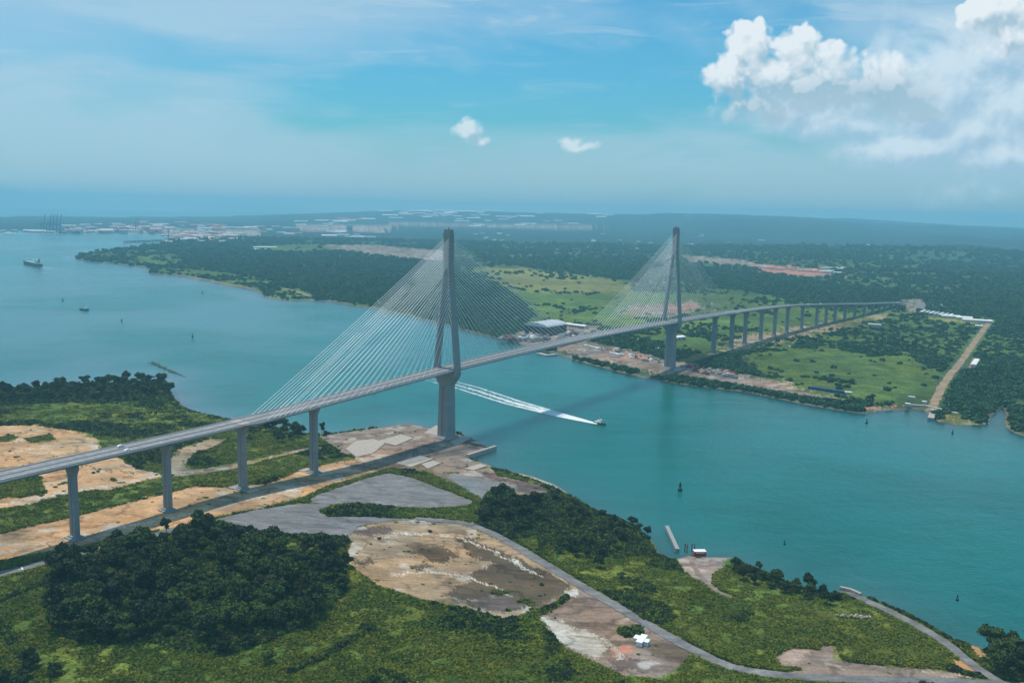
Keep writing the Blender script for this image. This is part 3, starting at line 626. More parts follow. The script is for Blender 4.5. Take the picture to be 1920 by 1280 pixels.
for s in (1, -1):
    c = s * 4.9
    sweep('carriageway', lambda X: [(c - 4.4, zs(X) + DECK_T + .004), (c - 4.4, zs(X) + DECK_T + .06), (c + 4.4, zs(X) + DECK_T + .06), (c + 4.4, zs(X) + DECK_T + .004)][::-1], -560, XE, 12, M_road, bridge)
    e = s * 9.75
    sweep('parapet', lambda X: [(e - .22, zs(X) + DECK_T + .01), (e - .16, zs(X) + DECK_T + 1.1), (e + .16, zs(X) + DECK_T + 1.1), (e + .22, zs(X) + DECK_T + .01)][::-1], -560, XE, 12, M_barrier, bridge)
    for ln, off in (('edge_line', c + s * 4.0), ('edge_line', c - s * 4.0)):
        sweep(ln, lambda X: [(off - .12, zs(X) + DECK_T + .064), (off - .12, zs(X) + DECK_T + .075), (off + .12, zs(X) + DECK_T + .075), (off + .12, zs(X) + DECK_T + .064)][::-1], -560, XE, 12, M_line, bridge)
    mb = MB()
    for X in np.arange(-400, 900, 12.0):
        p = [bl(X, c - .1, zs(X) + DECK_T + .075), bl(X + 4, c - .1, zs(X + 4) + DECK_T + .075), bl(X + 4, c + .1, zs(X + 4) + DECK_T + .075), bl(X, c + .1, zs(X) + DECK_T + .075)]
        mb.add(p, [(0, 1, 2, 3)])
    mb.build('lane_line', M_line, bridge)['kind'] = 'stuff'
    # hand rail outside the cable line
    mb = MB(); er = s * (HW - .25)
    for X in np.arange(0, 1050, 7.5): mb.box(bl(X, er, zs(X) + DECK_T + .45), (.06, .06, .5))
    Xs = np.arange(0, 1051, 15.0)
    for a, b in zip(Xs[:-1], Xs[1:]): mb.tube(bl(a, er, zs(a) + DECK_T + .95), bl(b, er, zs(b) + DECK_T + .95), .06, n=4)
    mb.build('hand_rail', M_barrier, bridge)
sweep('median_barrier', lambda X: [(-.3, zs(X) + DECK_T + .01), (-.12, zs(X) + DECK_T + .95), (.12, zs(X) + DECK_T + .95), (.3, zs(X) + DECK_T + .01)][::-1], -560, XE, 12, M_barrier, bridge)
for X0 in (0, 1050):
    mb = MB(); mb.loft([[bl(X0 + dx, n, z) for n, z in ((-HW, zs(X0) + DECK_T + .02), (-HW, zs(X0) + DECK_T + .14), (HW, zs(X0) + DECK_T + .14), (HW, zs(X0) + DECK_T + .02))][::-1] for dx in (-4.5, 4.5)]); mb.build('expansion_joint_slab', M_slab, bridge)

def rect(X, n, z, ha, hn, ch=0.0):
    q = []
    if ch <= 0: L = [(-ha, -hn), (ha, -hn), (ha, hn), (-ha, hn)]
    else: L = [(-ha + ch, -hn), (ha - ch, -hn), (ha, -hn + ch), (ha, hn - ch), (ha - ch, hn), (-ha + ch, hn), (-ha, hn - ch), (-ha, -hn + ch)]
    for a, b in L: q.append((a, b, z))
    return [tuple(np.array([B0[0], B0[1], 0]) * 0 + np.array([BA[0] * (X + a) + BN[0] * (n + b), BA[1] * (X + a) + BN[1] * (n + b), zz])) for a, b, zz in q]
def pyl(X, zbase):
    root = empty('pylon', (0, 0, 0)); root.parent = bridge
    c = bp(X, 0, 0) - BO; root.location = tuple(c)
    R_ = lambda n, z, ha, hn, ch=0.4: rect(0, n, z, ha, hn, ch)
    zd = zs(X)
    # H-shaped lower shaft : two ribs and a recessed web
    mb = MB(); mb.loft([R_(0, zbase + 2, 5.6, 2.6), R_(0, zd - 16, 4.6, 2.3)]); mb.build('shaft_web', M_conc, root)
    for s in (1, -1):
        mb = MB(); mb.loft([R_(s * 4.3, zbase + 2, 6.6, 2.5), R_(s * 3.9, zd - 16, 5.4, 2.3), R_(s * 4.0, zd - 14, 5.3, 2.3)]); mb.build('shaft_rib', M_conc, root)
    mb = MB(); mb.loft([R_(0, zd - 15.5, 4.9, 6.4), R_(0, zd - 14, 4.9, 6.6), R_(0, zd - 4.5, 4.6, 13.6), R_(0, zd - .15, 4.4, 14.9)]); mb.build('pylon_head', M_conc, root)
    for s in (1, -1):
        mb = MB(); mb.loft([R_(s * 13.0, zd - .3, 4.0, 1.75), R_(s * 13.0, zd + 3, 3.9, 1.75), R_(s * 2.9, 176, 3.5, 1.7), R_(s * 2.1, 184, 3.5, 2.1)]); mb.build('leg', M_conc, root)
    mb = MB(); mb.loft([R_(0, 174, 3.3, 2.6), R_(0, 184.2, 3.7, 4.3), R_(0, 209.5, 3.7, 4.1)]); mb.loft([R_(0, 209.5, 3.2, 3.6), R_(0, 212.3, 3.2, 3.6)]); mb.build('pylon_top', M_conc, root)
    mb = MB()
    for s in (1, -1): mb.tube((0, s * 0, 212.3), (0, 0, 215.5), .12, n=5)
    mb.box((0, 0, 212.8), (.8, .8, .5)); mb.build('beacon', M_rust, root)
    mb = MB(); mb.loft([R_(0, zbase - 1.5, 10.5, 9.5, 1), R_(0, zbase + 1.2, 10.5, 9.5, 1)]); mb.loft([R_(0, zbase + 1.2, 8.2, 8, 1), R_(0, zbase + 2.4, 7.8, 7.6, 1)]); mb.build('pile_cap', M_conc, root)
    return root
PY1, PY2 = pyl(256, 3.0), pyl(795, 3.0)
PIERS = [-137, -67, 0, 75, 966, 1046, 1112, 1196, 1270, 1338, 1420, 1505, 1560, 1612, 1672, 1738, 1805, 1870, 1925, 1975, 2030, 2085]
PIERS = [-348, -278, -208] + PIERS
def make_pier(X):
    p = bp(X); zb = float(height(np.array([p[0]]), np.array([p[1]]))[0]); zt = zs(X) - (0.6 if (X < -1 or X > 1051) else -0.0)
    root = empty('pier', tuple(p - BO)); root.parent = bridge
    hl = zt - zb; fl = min(6, hl * .35); w = 3.5 if X < 1200 else 3.2
    if X in (0, 75, 966, 1046): w = 3.9
    R_ = lambda n, z, ha, hn, ch=0.25: rect(0, n, z, ha, hn, ch)
    mb = MB()
    for s in (1, -1): mb.loft([R_(s * (w / 2 + .1), zb - 1, 1.7, w / 2 - .15), R_(s * (w / 2 + .1), zt - fl, 1.55, w / 2 - .15)])
    mb.loft([R_(0, zb - 1, 1.25, .8), R_(0, zt - fl, 1.15, .8)])
    mb.build('shaft', M_conc, root)
    mb = MB(); mb.loft([R_(0, zt - fl - .02, 1.75, w), R_(0, zt - fl * .35, 1.9, w + 1.9), R_(0, zt - .05, 1.9, w + 2.0)]); mb.build('pier_head', M_conc, root)
    mb = MB(); mb.loft([R_(0, zb - 1.2, 4.6, 6.0, .4), R_(0, zb + .9, 4.6, 6.0, .4)]); mb.loft([R_(0, zb + .9, 3.0, 4.6, .3), R_(0, zb + 2.0, 2.8, 4.4, .3)]); mb.build('pile_cap', M_conc, root)
for X in PIERS: make_pier(X)
# stay cables
cab = []
for Xp in (256, 795):
    for d in (-1, 1):
        main = (d == 1) == (Xp == 256); nC = 27
        for k in range(nC):
            if main: dist = 12 + k * 9.6
            else: dist = 12 + k * 9.6 if k < 21 else 12 + 20 * 9.6 + (k - 20) * 5.8
            t = k / (nC - 1); zt = 126 + 77 * (t ** 0.82)
            for s in (1, -1):
                nt = s * max(1.9, np.interp(zt, [74, 176], [13.0, 2.9])); Xd = Xp + d * dist
                cab.append((Xp, d, s, k, bp(Xd, s * (HW - .9), zs(Xd) + DECK_T), bp(Xp + d * 3.2, nt, zt)))
def cable(mb, a, b, r=0.135):
    a = Vector(a) - Vector(BO); b = Vector(b) - Vector(BO); L = (b - a).length; pts = []
    for i in range(5):
        t = i / 4; p = a.lerp(b, t); p.z -= 4 * t * (1 - t) * L * L * 2.6e-5; pts.append(p)
    for i in range(4): mb.tube(pts[i], pts[i + 1], r, n=5)
    mb.tube(a, a.lerp(b, 3.0 / L), r * 1.9, n=6)
solo = [c for c in cab if c[0] == 256 and c[2] == -1] + [c for c in cab if c[0] == 256 and c[2] == 1 and c[1] == -1] + [c for c in cab if c[0] == 795 and c[1] == -1 and c[2] == -1]
solo = solo[:96]; rest = [c for c in cab if not any(c is q for q in solo)]
for c in solo: mb = MB(); cable(mb, c[4], c[5]); mb.build('stay_cable', M_cable, bridge)
mb = MB()
for c in rest: cable(mb, c[4], c[5])
o = mb.build('stay_cable', M_cable, bridge); o['kind'] = 'stuff'

# vehicles on the deck
def make_car(name, label, cat, L=4.6, Wd=1.9, Ht=1.5, m=M_white, group=None, truck=False):
    root = empty(name, (0, 0, 0), 0, label, cat, group)
    prof = [(-L / 2, .35), (L / 2, .35), (L / 2, .8), (L * .3, .95), (L * .12, Ht), (-L * .32, Ht), (-L * .45, .98), (-L / 2, .9)]
    if truck: prof = [(-L / 2, .5), (L / 2, .5), (L / 2, 1.5), (L * .44, Ht * .8), (L * .26, Ht * .8), (L * .24, Ht), (-L / 2, Ht)]
    mb = MB(); mb.loft([[(x, s * Wd / 2, z) for x, z in prof] for s in (1, -1)]); mb.build('body', m, root)
    mb = MB(); mb.box((-L * .05 if not truck else L * .42, 0, Ht * .8 if not truck else Ht * .62), (L * .24 if not truck else L * .085, Wd / 2 + .012, .18)); mb.build('side_window', M_glass, root)
    for x in (-L * .32, L * .32):
        for s in (1, -1):
            mb = MB(); mb.tube((x, s * (Wd / 2 - .12), .34), (x, s * (Wd / 2 + .06), .34), .34, n=10); mb.build('wheel', M_tyre, root)
    return root
def on_deck(o, X, n):
    p = bp(X, n, zs(X) + DECK_T + .06); q = bp(X + 4, n, 0); o.location = tuple(p); o.rotation_euler = (0, -math.atan2(zs(X + 4) - zs(X), 4), math.atan2(q[1] - p[1], q[0] - p[0]))
G_ = 'vehicles driving over the bridge'
v = make_car('car', 'white car on the near lanes of the bridge, left approach', 'car', 5.0, 2.0, 1.7, group=G_); on_deck(v, -101, -6.6)
v2 = copy_tree(v); tag(v2, 'white car on the far lanes of the bridge, left approach', 'car', G_); on_deck(v2, -98, 6.2)
t1 = make_car('truck', 'small white truck on the deck just past the second pylon', 'truck', 7.5, 2.4, 3.0, group=G_, truck=True); on_deck(t1, 1010, -6)
for X, lb in ((1435, 'white truck over the descending far approach, left one of two'), (1510, 'white truck over the descending far approach, right one of two')):
    t2 = copy_tree(t1); tag(t2, lb, 'truck', G_); on_deck(t2, X, -5)

# ------------------------------------------------------------------ loose slabs, quay walls round the pier feet
def slabthing(name, label, cat, P, z0, z1, m, group=None):
    P = np.array(P); c = P.mean(0); o = MB(); n = len(P); V = [(p[0] - c[0], p[1] - c[1], z0) for p in P] + [(p[0] - c[0], p[1] - c[1], z1) for p in P]
    o.add(V, [tuple(range(n))[::-1], tuple(range(n, 2 * n))] + [(i, (i + 1) % n, n + (i + 1) % n, n + i) for i in range(n)])
    ob = o.build(name, m); ob.location = (c[0], c[1], 0); return tag(ob, label, cat, group)
def ccw(P):
    P = np.array(P); a = np.sum(P[:, 0] * np.roll(P[:, 1], -1) - np.roll(P[:, 0], -1) * P[:, 1]); return P if a > 0 else P[::-1]
for pts, lb in ((PX(783, 816, 818, 803, 832, 808, 806, 822), 'pale concrete slab left of the near pylon foot'), (PX(838, 830, 868, 818, 884, 823, 856, 836), 'white narrow concrete slab right of the near pylon foot'),
                (PX(648, 842, 668, 828, 700, 824, 722, 832, 700, 850, 668, 856), 'broad worn pale slab on the pylon island, leftmost'), (PX(708, 828, 752, 815, 775, 822, 742, 836), 'pale slab left of the pylon between broad slab and foot'),
                (PX(742, 868, 788, 855, 812, 862, 770, 876), 'pale slab below the deck shadow, near the channel quay'), (PX(790, 870, 812, 865, 826, 870, 802, 879), 'small white slab at the end of the shadowed corridor'),
                (PX(872, 878, 900, 871, 914, 875, 888, 882), 'small pale slab beside the quay corner'), (PX(1258, 690, 1290, 682, 1300, 688, 1268, 697), 'dull slab right of the far pylon foot')):
    P = ccw(at(pts)[:, :2]); z = float(height(P[:, 0], P[:, 1]).mean()); slabthing('concrete_slab', lb, 'slab', P, z - 1.5, z + .8, M_slab, 'concrete slabs lying round the bridge feet')
for (X, n, lb) in ((0, 9, 'left slab beside the junction pier foot'), (1, -10, 'white right slab beside the junction pier foot'), (75, 11, 'rubbly slab left of the pier before the pylon'), (76, -10, 'slab right of the pier before the pylon')):
    c = bp(X, n)[:2]; P = [c + BA * a + BN * b for a, b in ((-5, -3), (5, -3), (5, 3), (-5, 3))]; z = float(height(np.array([c[0]]), np.array([c[1]]))[0])
    slabthing('concrete_slab', lb, 'slab', P, z - 1, z + 1.0, M_slab if n != 9 else M_conc, 'concrete slabs lying round the bridge feet')
def wall_line(name, label, cat, pts, w, z0, z1, m, group=None):
    P = np.array([at1(px, py, 0)[:2] for px, py in pts]); T_ = np.gradient(P, axis=0); T_ /= np.linalg.norm(T_, axis=1)[:, None]; N = np.stack([-T_[:, 1], T_[:, 0]], 1)
    return slabthing(name, label, cat, ccw(np.vstack([P + N * w / 2, (P - N * w / 2)[::-1]])), z0, z1, m, group)
wall_line('quay_wall', 'dark-sided concrete quay wall with pale top jutting from the pylon island', 'quay', PX(876, 860, 929, 843), 3.0, -2, 4.2, M_slab)
wall_line('jetty', 'narrow weathered concrete jetty with pale tip in the lower right cove', 'jetty', PX(1250, 992, 1270, 1036), 2.8, -2, 3.0, M_conc)
wall_line('jetty', 'short far-bank ferry ramp beside the dirt road end', 'jetty', PX(1752, 770, 1745, 787), 7.0, -2, 2.6, M_slab)
wall_line('quay_wall', 'pale landing wall along the far-bank ferry ramp', 'quay', PX(1700, 762, 1735, 764, 1770, 772, 1795, 779), 5.0, -1, 3.2, M_slab)
wall_line('pontoon', 'pale pontoon moored off the far-bank shipyard', 'pontoon', PX(1010, 663, 1025, 667, 1042, 665), 10.0, -1, 1.6, M_slab)
wall_line('quay_wall', 'thin white sea wall at the start of the lower right shore road', 'wall', PX(1575, 1106, 1596, 1111, 1614, 1119), 2.0, 0, 2.6, M_slab)

# ------------------------------------------------------------------ boats
def hull(L, Wd, Hh, m, parent, bow=0.28):
    secs = []
    for t in np.linspace(0, 1, 9):
        x = -L / 2 + L * t; k = 1.0 if t < 1 - bow else math.sqrt(max(0.0, 1 - ((t - 1 + bow) / bow) ** 2)) + 0.02; k *= .86 + .14 * min(1, t * 5); w = Wd / 2 * k; sh = Hh * (1 + .35 * max(0, t - .6) ** 1.3 * 2)
        secs.append([(x, -w * .7, -.5), (x, w * .7, -.5), (x, w, sh), (x, -w, sh)][::-1])
    mb = MB(); mb.loft(secs); return mb.build('hull', m, parent)
lp = at1(1125, 794, 0); lt = at1(1060, 778, 0); dirn = math.atan2(lp[1] - lt[1], lp[0] - lt[0])
b = empty('motor_launch', lp, dirn, 'dark-hulled white-cabin launch speeding ahead of a long foam wake', 'boat')
hull(17, 4.6, 1.7, M_black, b)
MB().box((0, 0, 1.62), (7.4, 2.0, .1)).build('deck', M_white, b)
MB().box((-.4, 0, 2.7), (3.6, 1.6, 1.0), top=.86).build('cabin', M_white, b)
MB().box((1.2, 0, 4.2), (1.7, 1.3, .6), top=.85).build('wheelhouse', M_white, b)
MB().box((1.5, 0, 4.3), (1.55, 1.32, .26)).build('window_band', M_glass, b)
MB().tube((-1, 0, 4.6), (-1.4, 0, 7.6), .12, n=5).build('mast', M_white, b)
tp = at1(159, 581, 0); b = empty('tugboat', tp, math.radians(-20), 'small dark tugboat out in the left bay', 'boat')
hull(23, 7.5, 2.4, M_black, b); MB().box((1.5, 0, 4.0), (5, 2.6, 1.6), top=.9).build('cabin', M_white, b); MB().box((3, 0, 6.4), (2, 1.9, .9), top=.9).build('wheelhouse', M_white, b)
MB().tube((-2.5, 0, 5), (-2.5, 0, 8), .8, n=8).build('funnel', M_black, b); MB().tube((2, 0, 7), (2, 0, 12), .15, n=5).build('mast', M_black, b)
spt = at1(60, 497, 0); s0 = at1(44, 492, 0); s1 = at1(77, 499, 0)
b = empty('cargo_ship', spt, math.atan2(s0[1] - s1[1], s0[0] - s1[0]), 'dark green-hulled cargo ship with white superstructure aft heading out to sea', 'ship')
SL = float(np.hypot(*(s1 - s0)[:2])) * .96
hull(SL, 17, 9, M_green_hull, b, bow=.2)
MB().box((-SL * .34, 0, 15), (6.5, 7.5, 6.5), top=.95).build('superstructure', M_white, b); MB().box((-SL * .33, 0, 23.2), (4, 8.4, 1.7)).build('bridge_deck', M_white, b)
MB().tube((-SL * .42, 0, 15), (-SL * .42, 0, 28), 2.2, n=8).build('funnel', M_red, b)
for t in (-.12, .08, .28):
    mb = MB(); mb.tube((SL * t, 0, 9), (SL * t, 0, 22), .7, n=6); mb.tube((SL * t, 0, 20), (SL * t + 11, 0, 24), .4, n=5); mb.build('deck_crane', M_white, b)
MB().box((SL * .02, 0, 10.2), (SL * .28, 6.5, 1.5)).build('hatch_cover', mat('deck_grey', color=(.4, .42, .4), var=.2, scale=.2), b)
rp = at1(1312, 1041, 0); b = empty('moored_boat', (rp[0], rp[1], 0.3), math.radians(5), 'small white-roofed boat with red sides moored by the lower right ramp', 'boat')
hull(9.5, 4.4, 1.4, M_red, b, bow=.2); MB().box((-.3, 0, 2.2), (3.8, 2.0, .8)).build('cabin', M_red, b); MB().box((-.3, 0, 3.35), (4.2, 2.3, .12)).build('roof', M_white, b); MB().box((-.3, 0, 2.5), (3.0, 2.03, .3)).build('window_band', M_white, b)
# wake
def b_foam(T, b):
    uv = T.new('ShaderNodeAttribute', attribute_name='wk'); u = T.new('ShaderNodeSeparateXYZ'); T.l.new(uv.outputs['Vector'], u.inputs[0])
    s, t, dd = u.outputs  # s 0 at boat..1 far, t -1..1
    n = T.noise(T.comb(T.math('MULTIPLY', s, 26.0), T.math('MULTIPLY', t, 3.2)), 2.2, 6, 0.68, 0.6); n2 = T.noise(T.comb(T.math('MULTIPLY', s, 2.0), T.math('MULTIPLY', t, 4.5), 3.0), 1.3, 3, 0.5)
    at_ = T.math('ABSOLUTE', t)
    edge = T.mr(T.math('ABSOLUTE', T.math('SUBTRACT', at_, 0.78)), 0.0, 0.2, 1.0, 0.0, True)
    mid = T.mr(at_, 0.0, 0.35, 1.0, 0.0, True)
    nearb = T.mr(s, 0.0, 0.30, 0.9, 0.0)
    lines = T.math('MAXIMUM', T.math('MAXIMUM', edge, T.math('MULTIPLY', mid, .8)), T.math('MULTIPLY', nearb, T.mr(at_, .8, 1., 1., 0.)))
    lines = T.math('ADD', T.math('MULTIPLY', lines, .72), T.math('MULTIPLY', T.mr(at_, .75, .95, 1., 0.), .30)); f = T.math('MULTIPLY', lines, T.mr(s, 0.0, 0.8, 1.5, 0.10)); f = T.math('ADD', f, T.math('MULTIPLY_ADD', n, 2.4, -1.35))
    f = T.math('ADD', f, T.math('MULTIPLY_ADD', n2, .6, -.3))
    al = T.mr(f, 0.05, 0.95, 0.0, 0.88, True); al = T.math('MULTIPLY', al, T.mr(at_, 0.8, 1.0, 1.0, 0.0, True)); al = T.math('MULTIPLY', al, T.mr(s, 0.35, 1.0, 1.0, 0.0, True))
    b.inputs['Base Color'].default_value = (.82, .86, .86, 1); T.put(b.inputs['Alpha'], al)
M_foam = mat('foam', rough=0.9, build=b_foam)
def wake(name, pts, w0, w1, label, fade=1.0):
    P = np.array([at1(px, py, 0)[:2] for px, py in pts]); L = np.concatenate([[0], np.cumsum(np.hypot(*np.diff(P, axis=0).T))]); S = np.linspace(0, 1, 60); Q = np.stack([np.interp(S * L[-1], L, P[:, i]) for i in (0, 1)], 1)
    T_ = np.gradient(Q, axis=0); T_ /= np.linalg.norm(T_, axis=1)[:, None]; N = np.stack([-T_[:, 1], T_[:, 0]], 1); V = []; A = []
    for i, s in enumerate(S):
        w = w0 + (w1 - w0) * .8 * (1 - math.exp(-s / .13)) + 4 * s
        for t in np.linspace(-1, 1, 9): V.append((Q[i, 0] + N[i, 0] * w * t, Q[i, 1] + N[i, 1] * w * t, 0.12 + (.25 * (1 - s) ** 3) * (1 - t * t))); A.append(((1 - fade) + fade * s, t, 0))
    I = np.arange(60 * 9).reshape(60, 9); q = np.stack([I[:-1, :-1], I[1:, :-1], I[1:, 1:], I[:-1, 1:]], -1).reshape(-1, 4)
    o = mesh_np(name, V, q, M_foam); a = o.data.attributes.new('wk', 'FLOAT_VECTOR', 'POINT'); a.data.foreach_set('vector', np.array(A, np.float32).ravel()); tag(o, label, kind='stuff'); return o
wake('wake', [(1120, 794.5), (1050, 778), (960, 754), (880, 728), (800, 707), (720, 686), (640, 664)], 2.5, 20, 'white foam wake trailing behind the launch')
wake('wake', [(76, 499), (110, 508), (160, 524)], 8, 22, 'faint wake behind the cargo ship', .55)
# buoys
def make_buoy(label):
    r = empty('buoy', (0, 0, 0), 0, label, 'buoy', 'channel buoys')
    MB().tube((0, 0, -.5), (0, 0, 1.4), 1.5, 1.4, n=12).build('float', M_black, r); mb = MB()
    for k in range(4): a = k * math.pi / 2; mb.tube((math.cos(a) * 1.0, math.sin(a) * 1.0, 1.3), (math.cos(a) * .35, math.sin(a) * .35, 5.0), .16, n=4)
    mb.box((0, 0, 5.1), (.55, .55, .12)); mb.build('frame', M_black, r); MB().tube((0, 0, 3.1), (0, 0, 5.0), .75, .45, n=8).build('daymark', M_black, r); MB().tube((0, 0, 5.2), (0, 0, 6.0), .22, n=6).build('lantern', M_rust, r)
    return r
BU = [((1275, 920), 'large dark buoy in the channel off the lower cove, nearest to the jetty', 1.5), ((1471, 1020), 'slim dark buoy off the wooded point, right of the jetty', .75), ((1795, 1125), 'dark buoy near the lower right shore', .9),
      ((1625, 793), 'dark buoy below the far bank brown beach', 1.3), ((1786, 813), 'small dark buoy off the far-bank ferry ramp', 1.1), ((702, 738), 'dark buoy under the deck left of the near pylon', 1.4),
      ((361, 632), 'dark buoy in the left bay, closest to the near shore', 1.6), ((228, 603), 'dark buoy in the left bay, between tug and nearest buoy', 1.5), ((118, 564), 'dark buoy left of the tugboat', 1.6), ((379, 549), 'small dark buoy off the long far shoreline', 1.6)]
bu0 = None
for (p, lb, k) in BU:
    q = at1(p[0], p[1], 0)
    if bu0 is None: o = bu0 = make_buoy(lb); o.location = tuple(q); o.scale = (k * .9,) * 3
    else: o = copy_tree(bu0, q, RNG.random() * 3, scale=k * .72); tag(o, lb)
# rock bar and quay posts
mb = MB(); P0 = at1(284, 680, 0); P1 = at1(345, 706, 0)
for k in range(90):
    t = RNG.random(); w = (1 - t) ** .5; p = P0 + (P1 - P0) * (t ** .8) + np.array([RNG.normal() * 2, RNG.normal() * 2, 0]); s = RNG.uniform(.8, 2.0) * (1.1 - t * .6); mb.box((p[0] - P0[0], p[1] - P0[1], .1), (s * 1.3, s, s * .55), rz=RNG.random() * 3, top=.6)
o = mb.build('rock_bar', M_rock); o.location = tuple(P0); tag(o, 'thin dark line of rocks in the left bay', 'rocks', kind='stuff')
for k, (px, py) in enumerate(((1284, 1034), (1288, 1036), (1297, 1034), (1302, 1035))):
    q = at1(px, py, 0); MBo = MB().tube((0, 0, -1), (0, 0, 6.0), .38, n=8).box((0, 0, 6.1), (.5, .5, .12)); o = MBo.build('mooring_post', M_rust); o.location = tuple(q)
    tag(o, 'rust-red mooring post standing in the water between jetty and moored boat', 'post', 'mooring posts by the ramp')

# ------------------------------------------------------------------ buildings
def make_building(name, label, cat, L, Wd, Ht, roof, wall=M_wallb, group=None, kind='gable', windows=0, loc=(0, 0, 0), rz=0.0):
    r = empty(name, loc, rz, label, cat, group); rh = {'gable': Wd * .16, 'flat': .5, 'arch': Wd * .22}[kind]
    MB().box((0, 0, Ht / 2 - .5), (L / 2, Wd / 2, Ht / 2 + .5)).build('wall', wall, r)
    e = .5; mb = MB()
    if kind == 'gable': pr = [(-Wd / 2 - e, Ht + .01), (Wd / 2 + e, Ht + .01), (Wd / 2 + e, Ht + .3), (0, Ht + rh), (-Wd / 2 - e, Ht + .3)]
    elif kind == 'flat': pr = [(-Wd / 2 - .15, Ht + .01), (Wd / 2 + .15, Ht + .01), (Wd / 2 + .15, Ht + .4), (-Wd / 2 - .15, Ht + .4)]
    else: pr = [(-Wd / 2 - e, Ht + .01), (Wd / 2 + e, Ht + .01)] + [(math.cos(a) * (Wd / 2 + e), Ht + .2 + math.sin(a) * rh * .6) for a in np.linspace(0, math.pi, 9)]
    mb.loft([[(x, y, z) for y, z in pr] for x in (L / 2 + e, -L / 2 - e)]); mb.build('roof', roof, r)
    for k in range(windows):
        x = -L / 2 + L * (k + .5) / windows
        for s in (1, -1): MB().box((x, s * (Wd / 2 + .01), Ht * .55), (L / windows * .25, .04, Ht * .18)).build('window', M_glass, r)
    return r
def face(px0, py0, px1, py1, z=3.0):
    a = at1(px0, py0, z); b = at1(px1, py1, z); return (a + b) / 2, math.atan2(b[1] - a[1], b[0] - a[0]), float(np.hypot(*(b - a)[:2]))
# site cabins on the yard
q = at1(1203, 1206); rz = math.atan2(*(at1(1215, 1188) - at1(1192, 1214))[[1, 0]])
u = np.array([math.cos(rz), math.sin(rz), 0]); w_ = np.array([-u[1], u[0], 0])
make_building('site_cabin', 'long white site cabin in the middle of the cabin cluster', 'cabin', 9.2, 3.2, 2.7, M_white, M_white, 'white site cabins on the gravel apron', 'flat', 3, q, rz)
make_building('site_cabin', 'short white cabin against the left side of the long cabin', 'cabin', 3.4, 2.6, 2.5, M_white, M_white, 'white site cabins on the gravel apron', 'flat', 1, q + w_ * 3.0 + u * .8, rz)
make_building('site_cabin', 'small white cabin with open dark front right of the long cabin', 'cabin', 3.0, 2.4, 2.4, M_white, M_white, 'white site cabins on the gravel apron', 'flat', 1, q - w_ * 2.9 - u * .6, rz)
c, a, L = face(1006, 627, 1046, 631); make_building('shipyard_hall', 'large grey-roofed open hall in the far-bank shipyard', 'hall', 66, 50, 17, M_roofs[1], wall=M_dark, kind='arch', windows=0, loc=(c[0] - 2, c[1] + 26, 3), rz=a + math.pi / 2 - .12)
c, a, L = face(1060, 611, 1100, 616); make_building('long_shed', 'long white shed behind the big shipyard hall', 'shed', L, 14, 5, M_roofs[0], windows=8, loc=c, rz=a)
c, a, L = face(1245, 640, 1283, 636); make_building('long_shed', 'white-roofed shed behind the far pylon shaft', 'shed', L * .8, 16, 6, M_roofs[0], windows=4, loc=c, rz=a)
c, a, L = face(1515, 727, 1583, 738); 
for k in range(10):
    t = (k + .5) / 10; p = at1(1517 + 66 * t, 729 + 9.5 * t, 3); o = MB().box((0, 0, 1.9), (L / 20 * .9, 4, 1.9)).box((0, 0, 3.9), (L / 20 * .8, 3.4, .15)).build('container', M_blue); o.location = tuple(p); o.rotation_euler = (0, 0, a)
    tag(o, 'dark blue container in the long row by the far-bank gravel strip', 'container', 'dark blue containers in a row')
for k in range(7):
    p = at1(1722 + k * 8.6, 589 + k * 1.2, 4); q2 = at1(1737 + k * 8.6, 583 + k * 1.2, 4); rz = math.atan2(q2[1] - p[1], q2[0] - p[0])
    make_building('barrack', 'pale-roofed barrack in the slanted row at the end of the far bridge approach', 'barrack', 60, 5, 4, M_roofs[0 if k % 2 == 0 else 1], group='barracks in a slanted row', loc=(p + q2) / 2, rz=rz)
ra = at(PX(1790, 690, 1838, 628))[:, :2]; ROADA = math.atan2(ra[1, 1] - ra[0, 1], ra[1, 0] - ra[0, 0])
for px, py, l, w, lb in ((1782, 596, 40, 16, 'bright white shed right of the barrack row'), (1808, 599, 34, 18, 'white shed between bright shed and pale yard'), (1832, 604, 60, 16, 'long pale shed at the top end of the dirt road'), (1835, 613, 14, 10, 'small white hut beside the upper dirt road'),
                         (1702, 761, 5, 4.5, 'little white domed hut at the left end of the landing wall'), (1733, 757, 4.5, 4, 'tall white hut above the far-bank ferry ramp'), (1709, 748, 7, 3.5, 'grey hut on the grass above the landing wall'), (1590, 739, 8, 5, 'white hut at the right end of the blue container row'),
                         (1828, 684, 70, 7, 'long pale strip shed right of the dirt road'), (1640, 612, 26, 8, 'white shed in the dark far-bank wood'), (495, 465, 130, 20, 'long white-roofed shed on the far meadow, behind'), (480, 469, 120, 18, 'long white-roofed shed on the far meadow, in front')):
    q = at1(px, py, 3.2); make_building('shed', lb, 'shed', l, w, 3.2 if l < 20 else 5, M_roofs[0], windows=0, loc=q, rz=(math.atan2(q[1], q[0]) - math.pi / 2 + RNG.uniform(-.25, .1)) if (px, py) != (1828, 684) else ROADA)
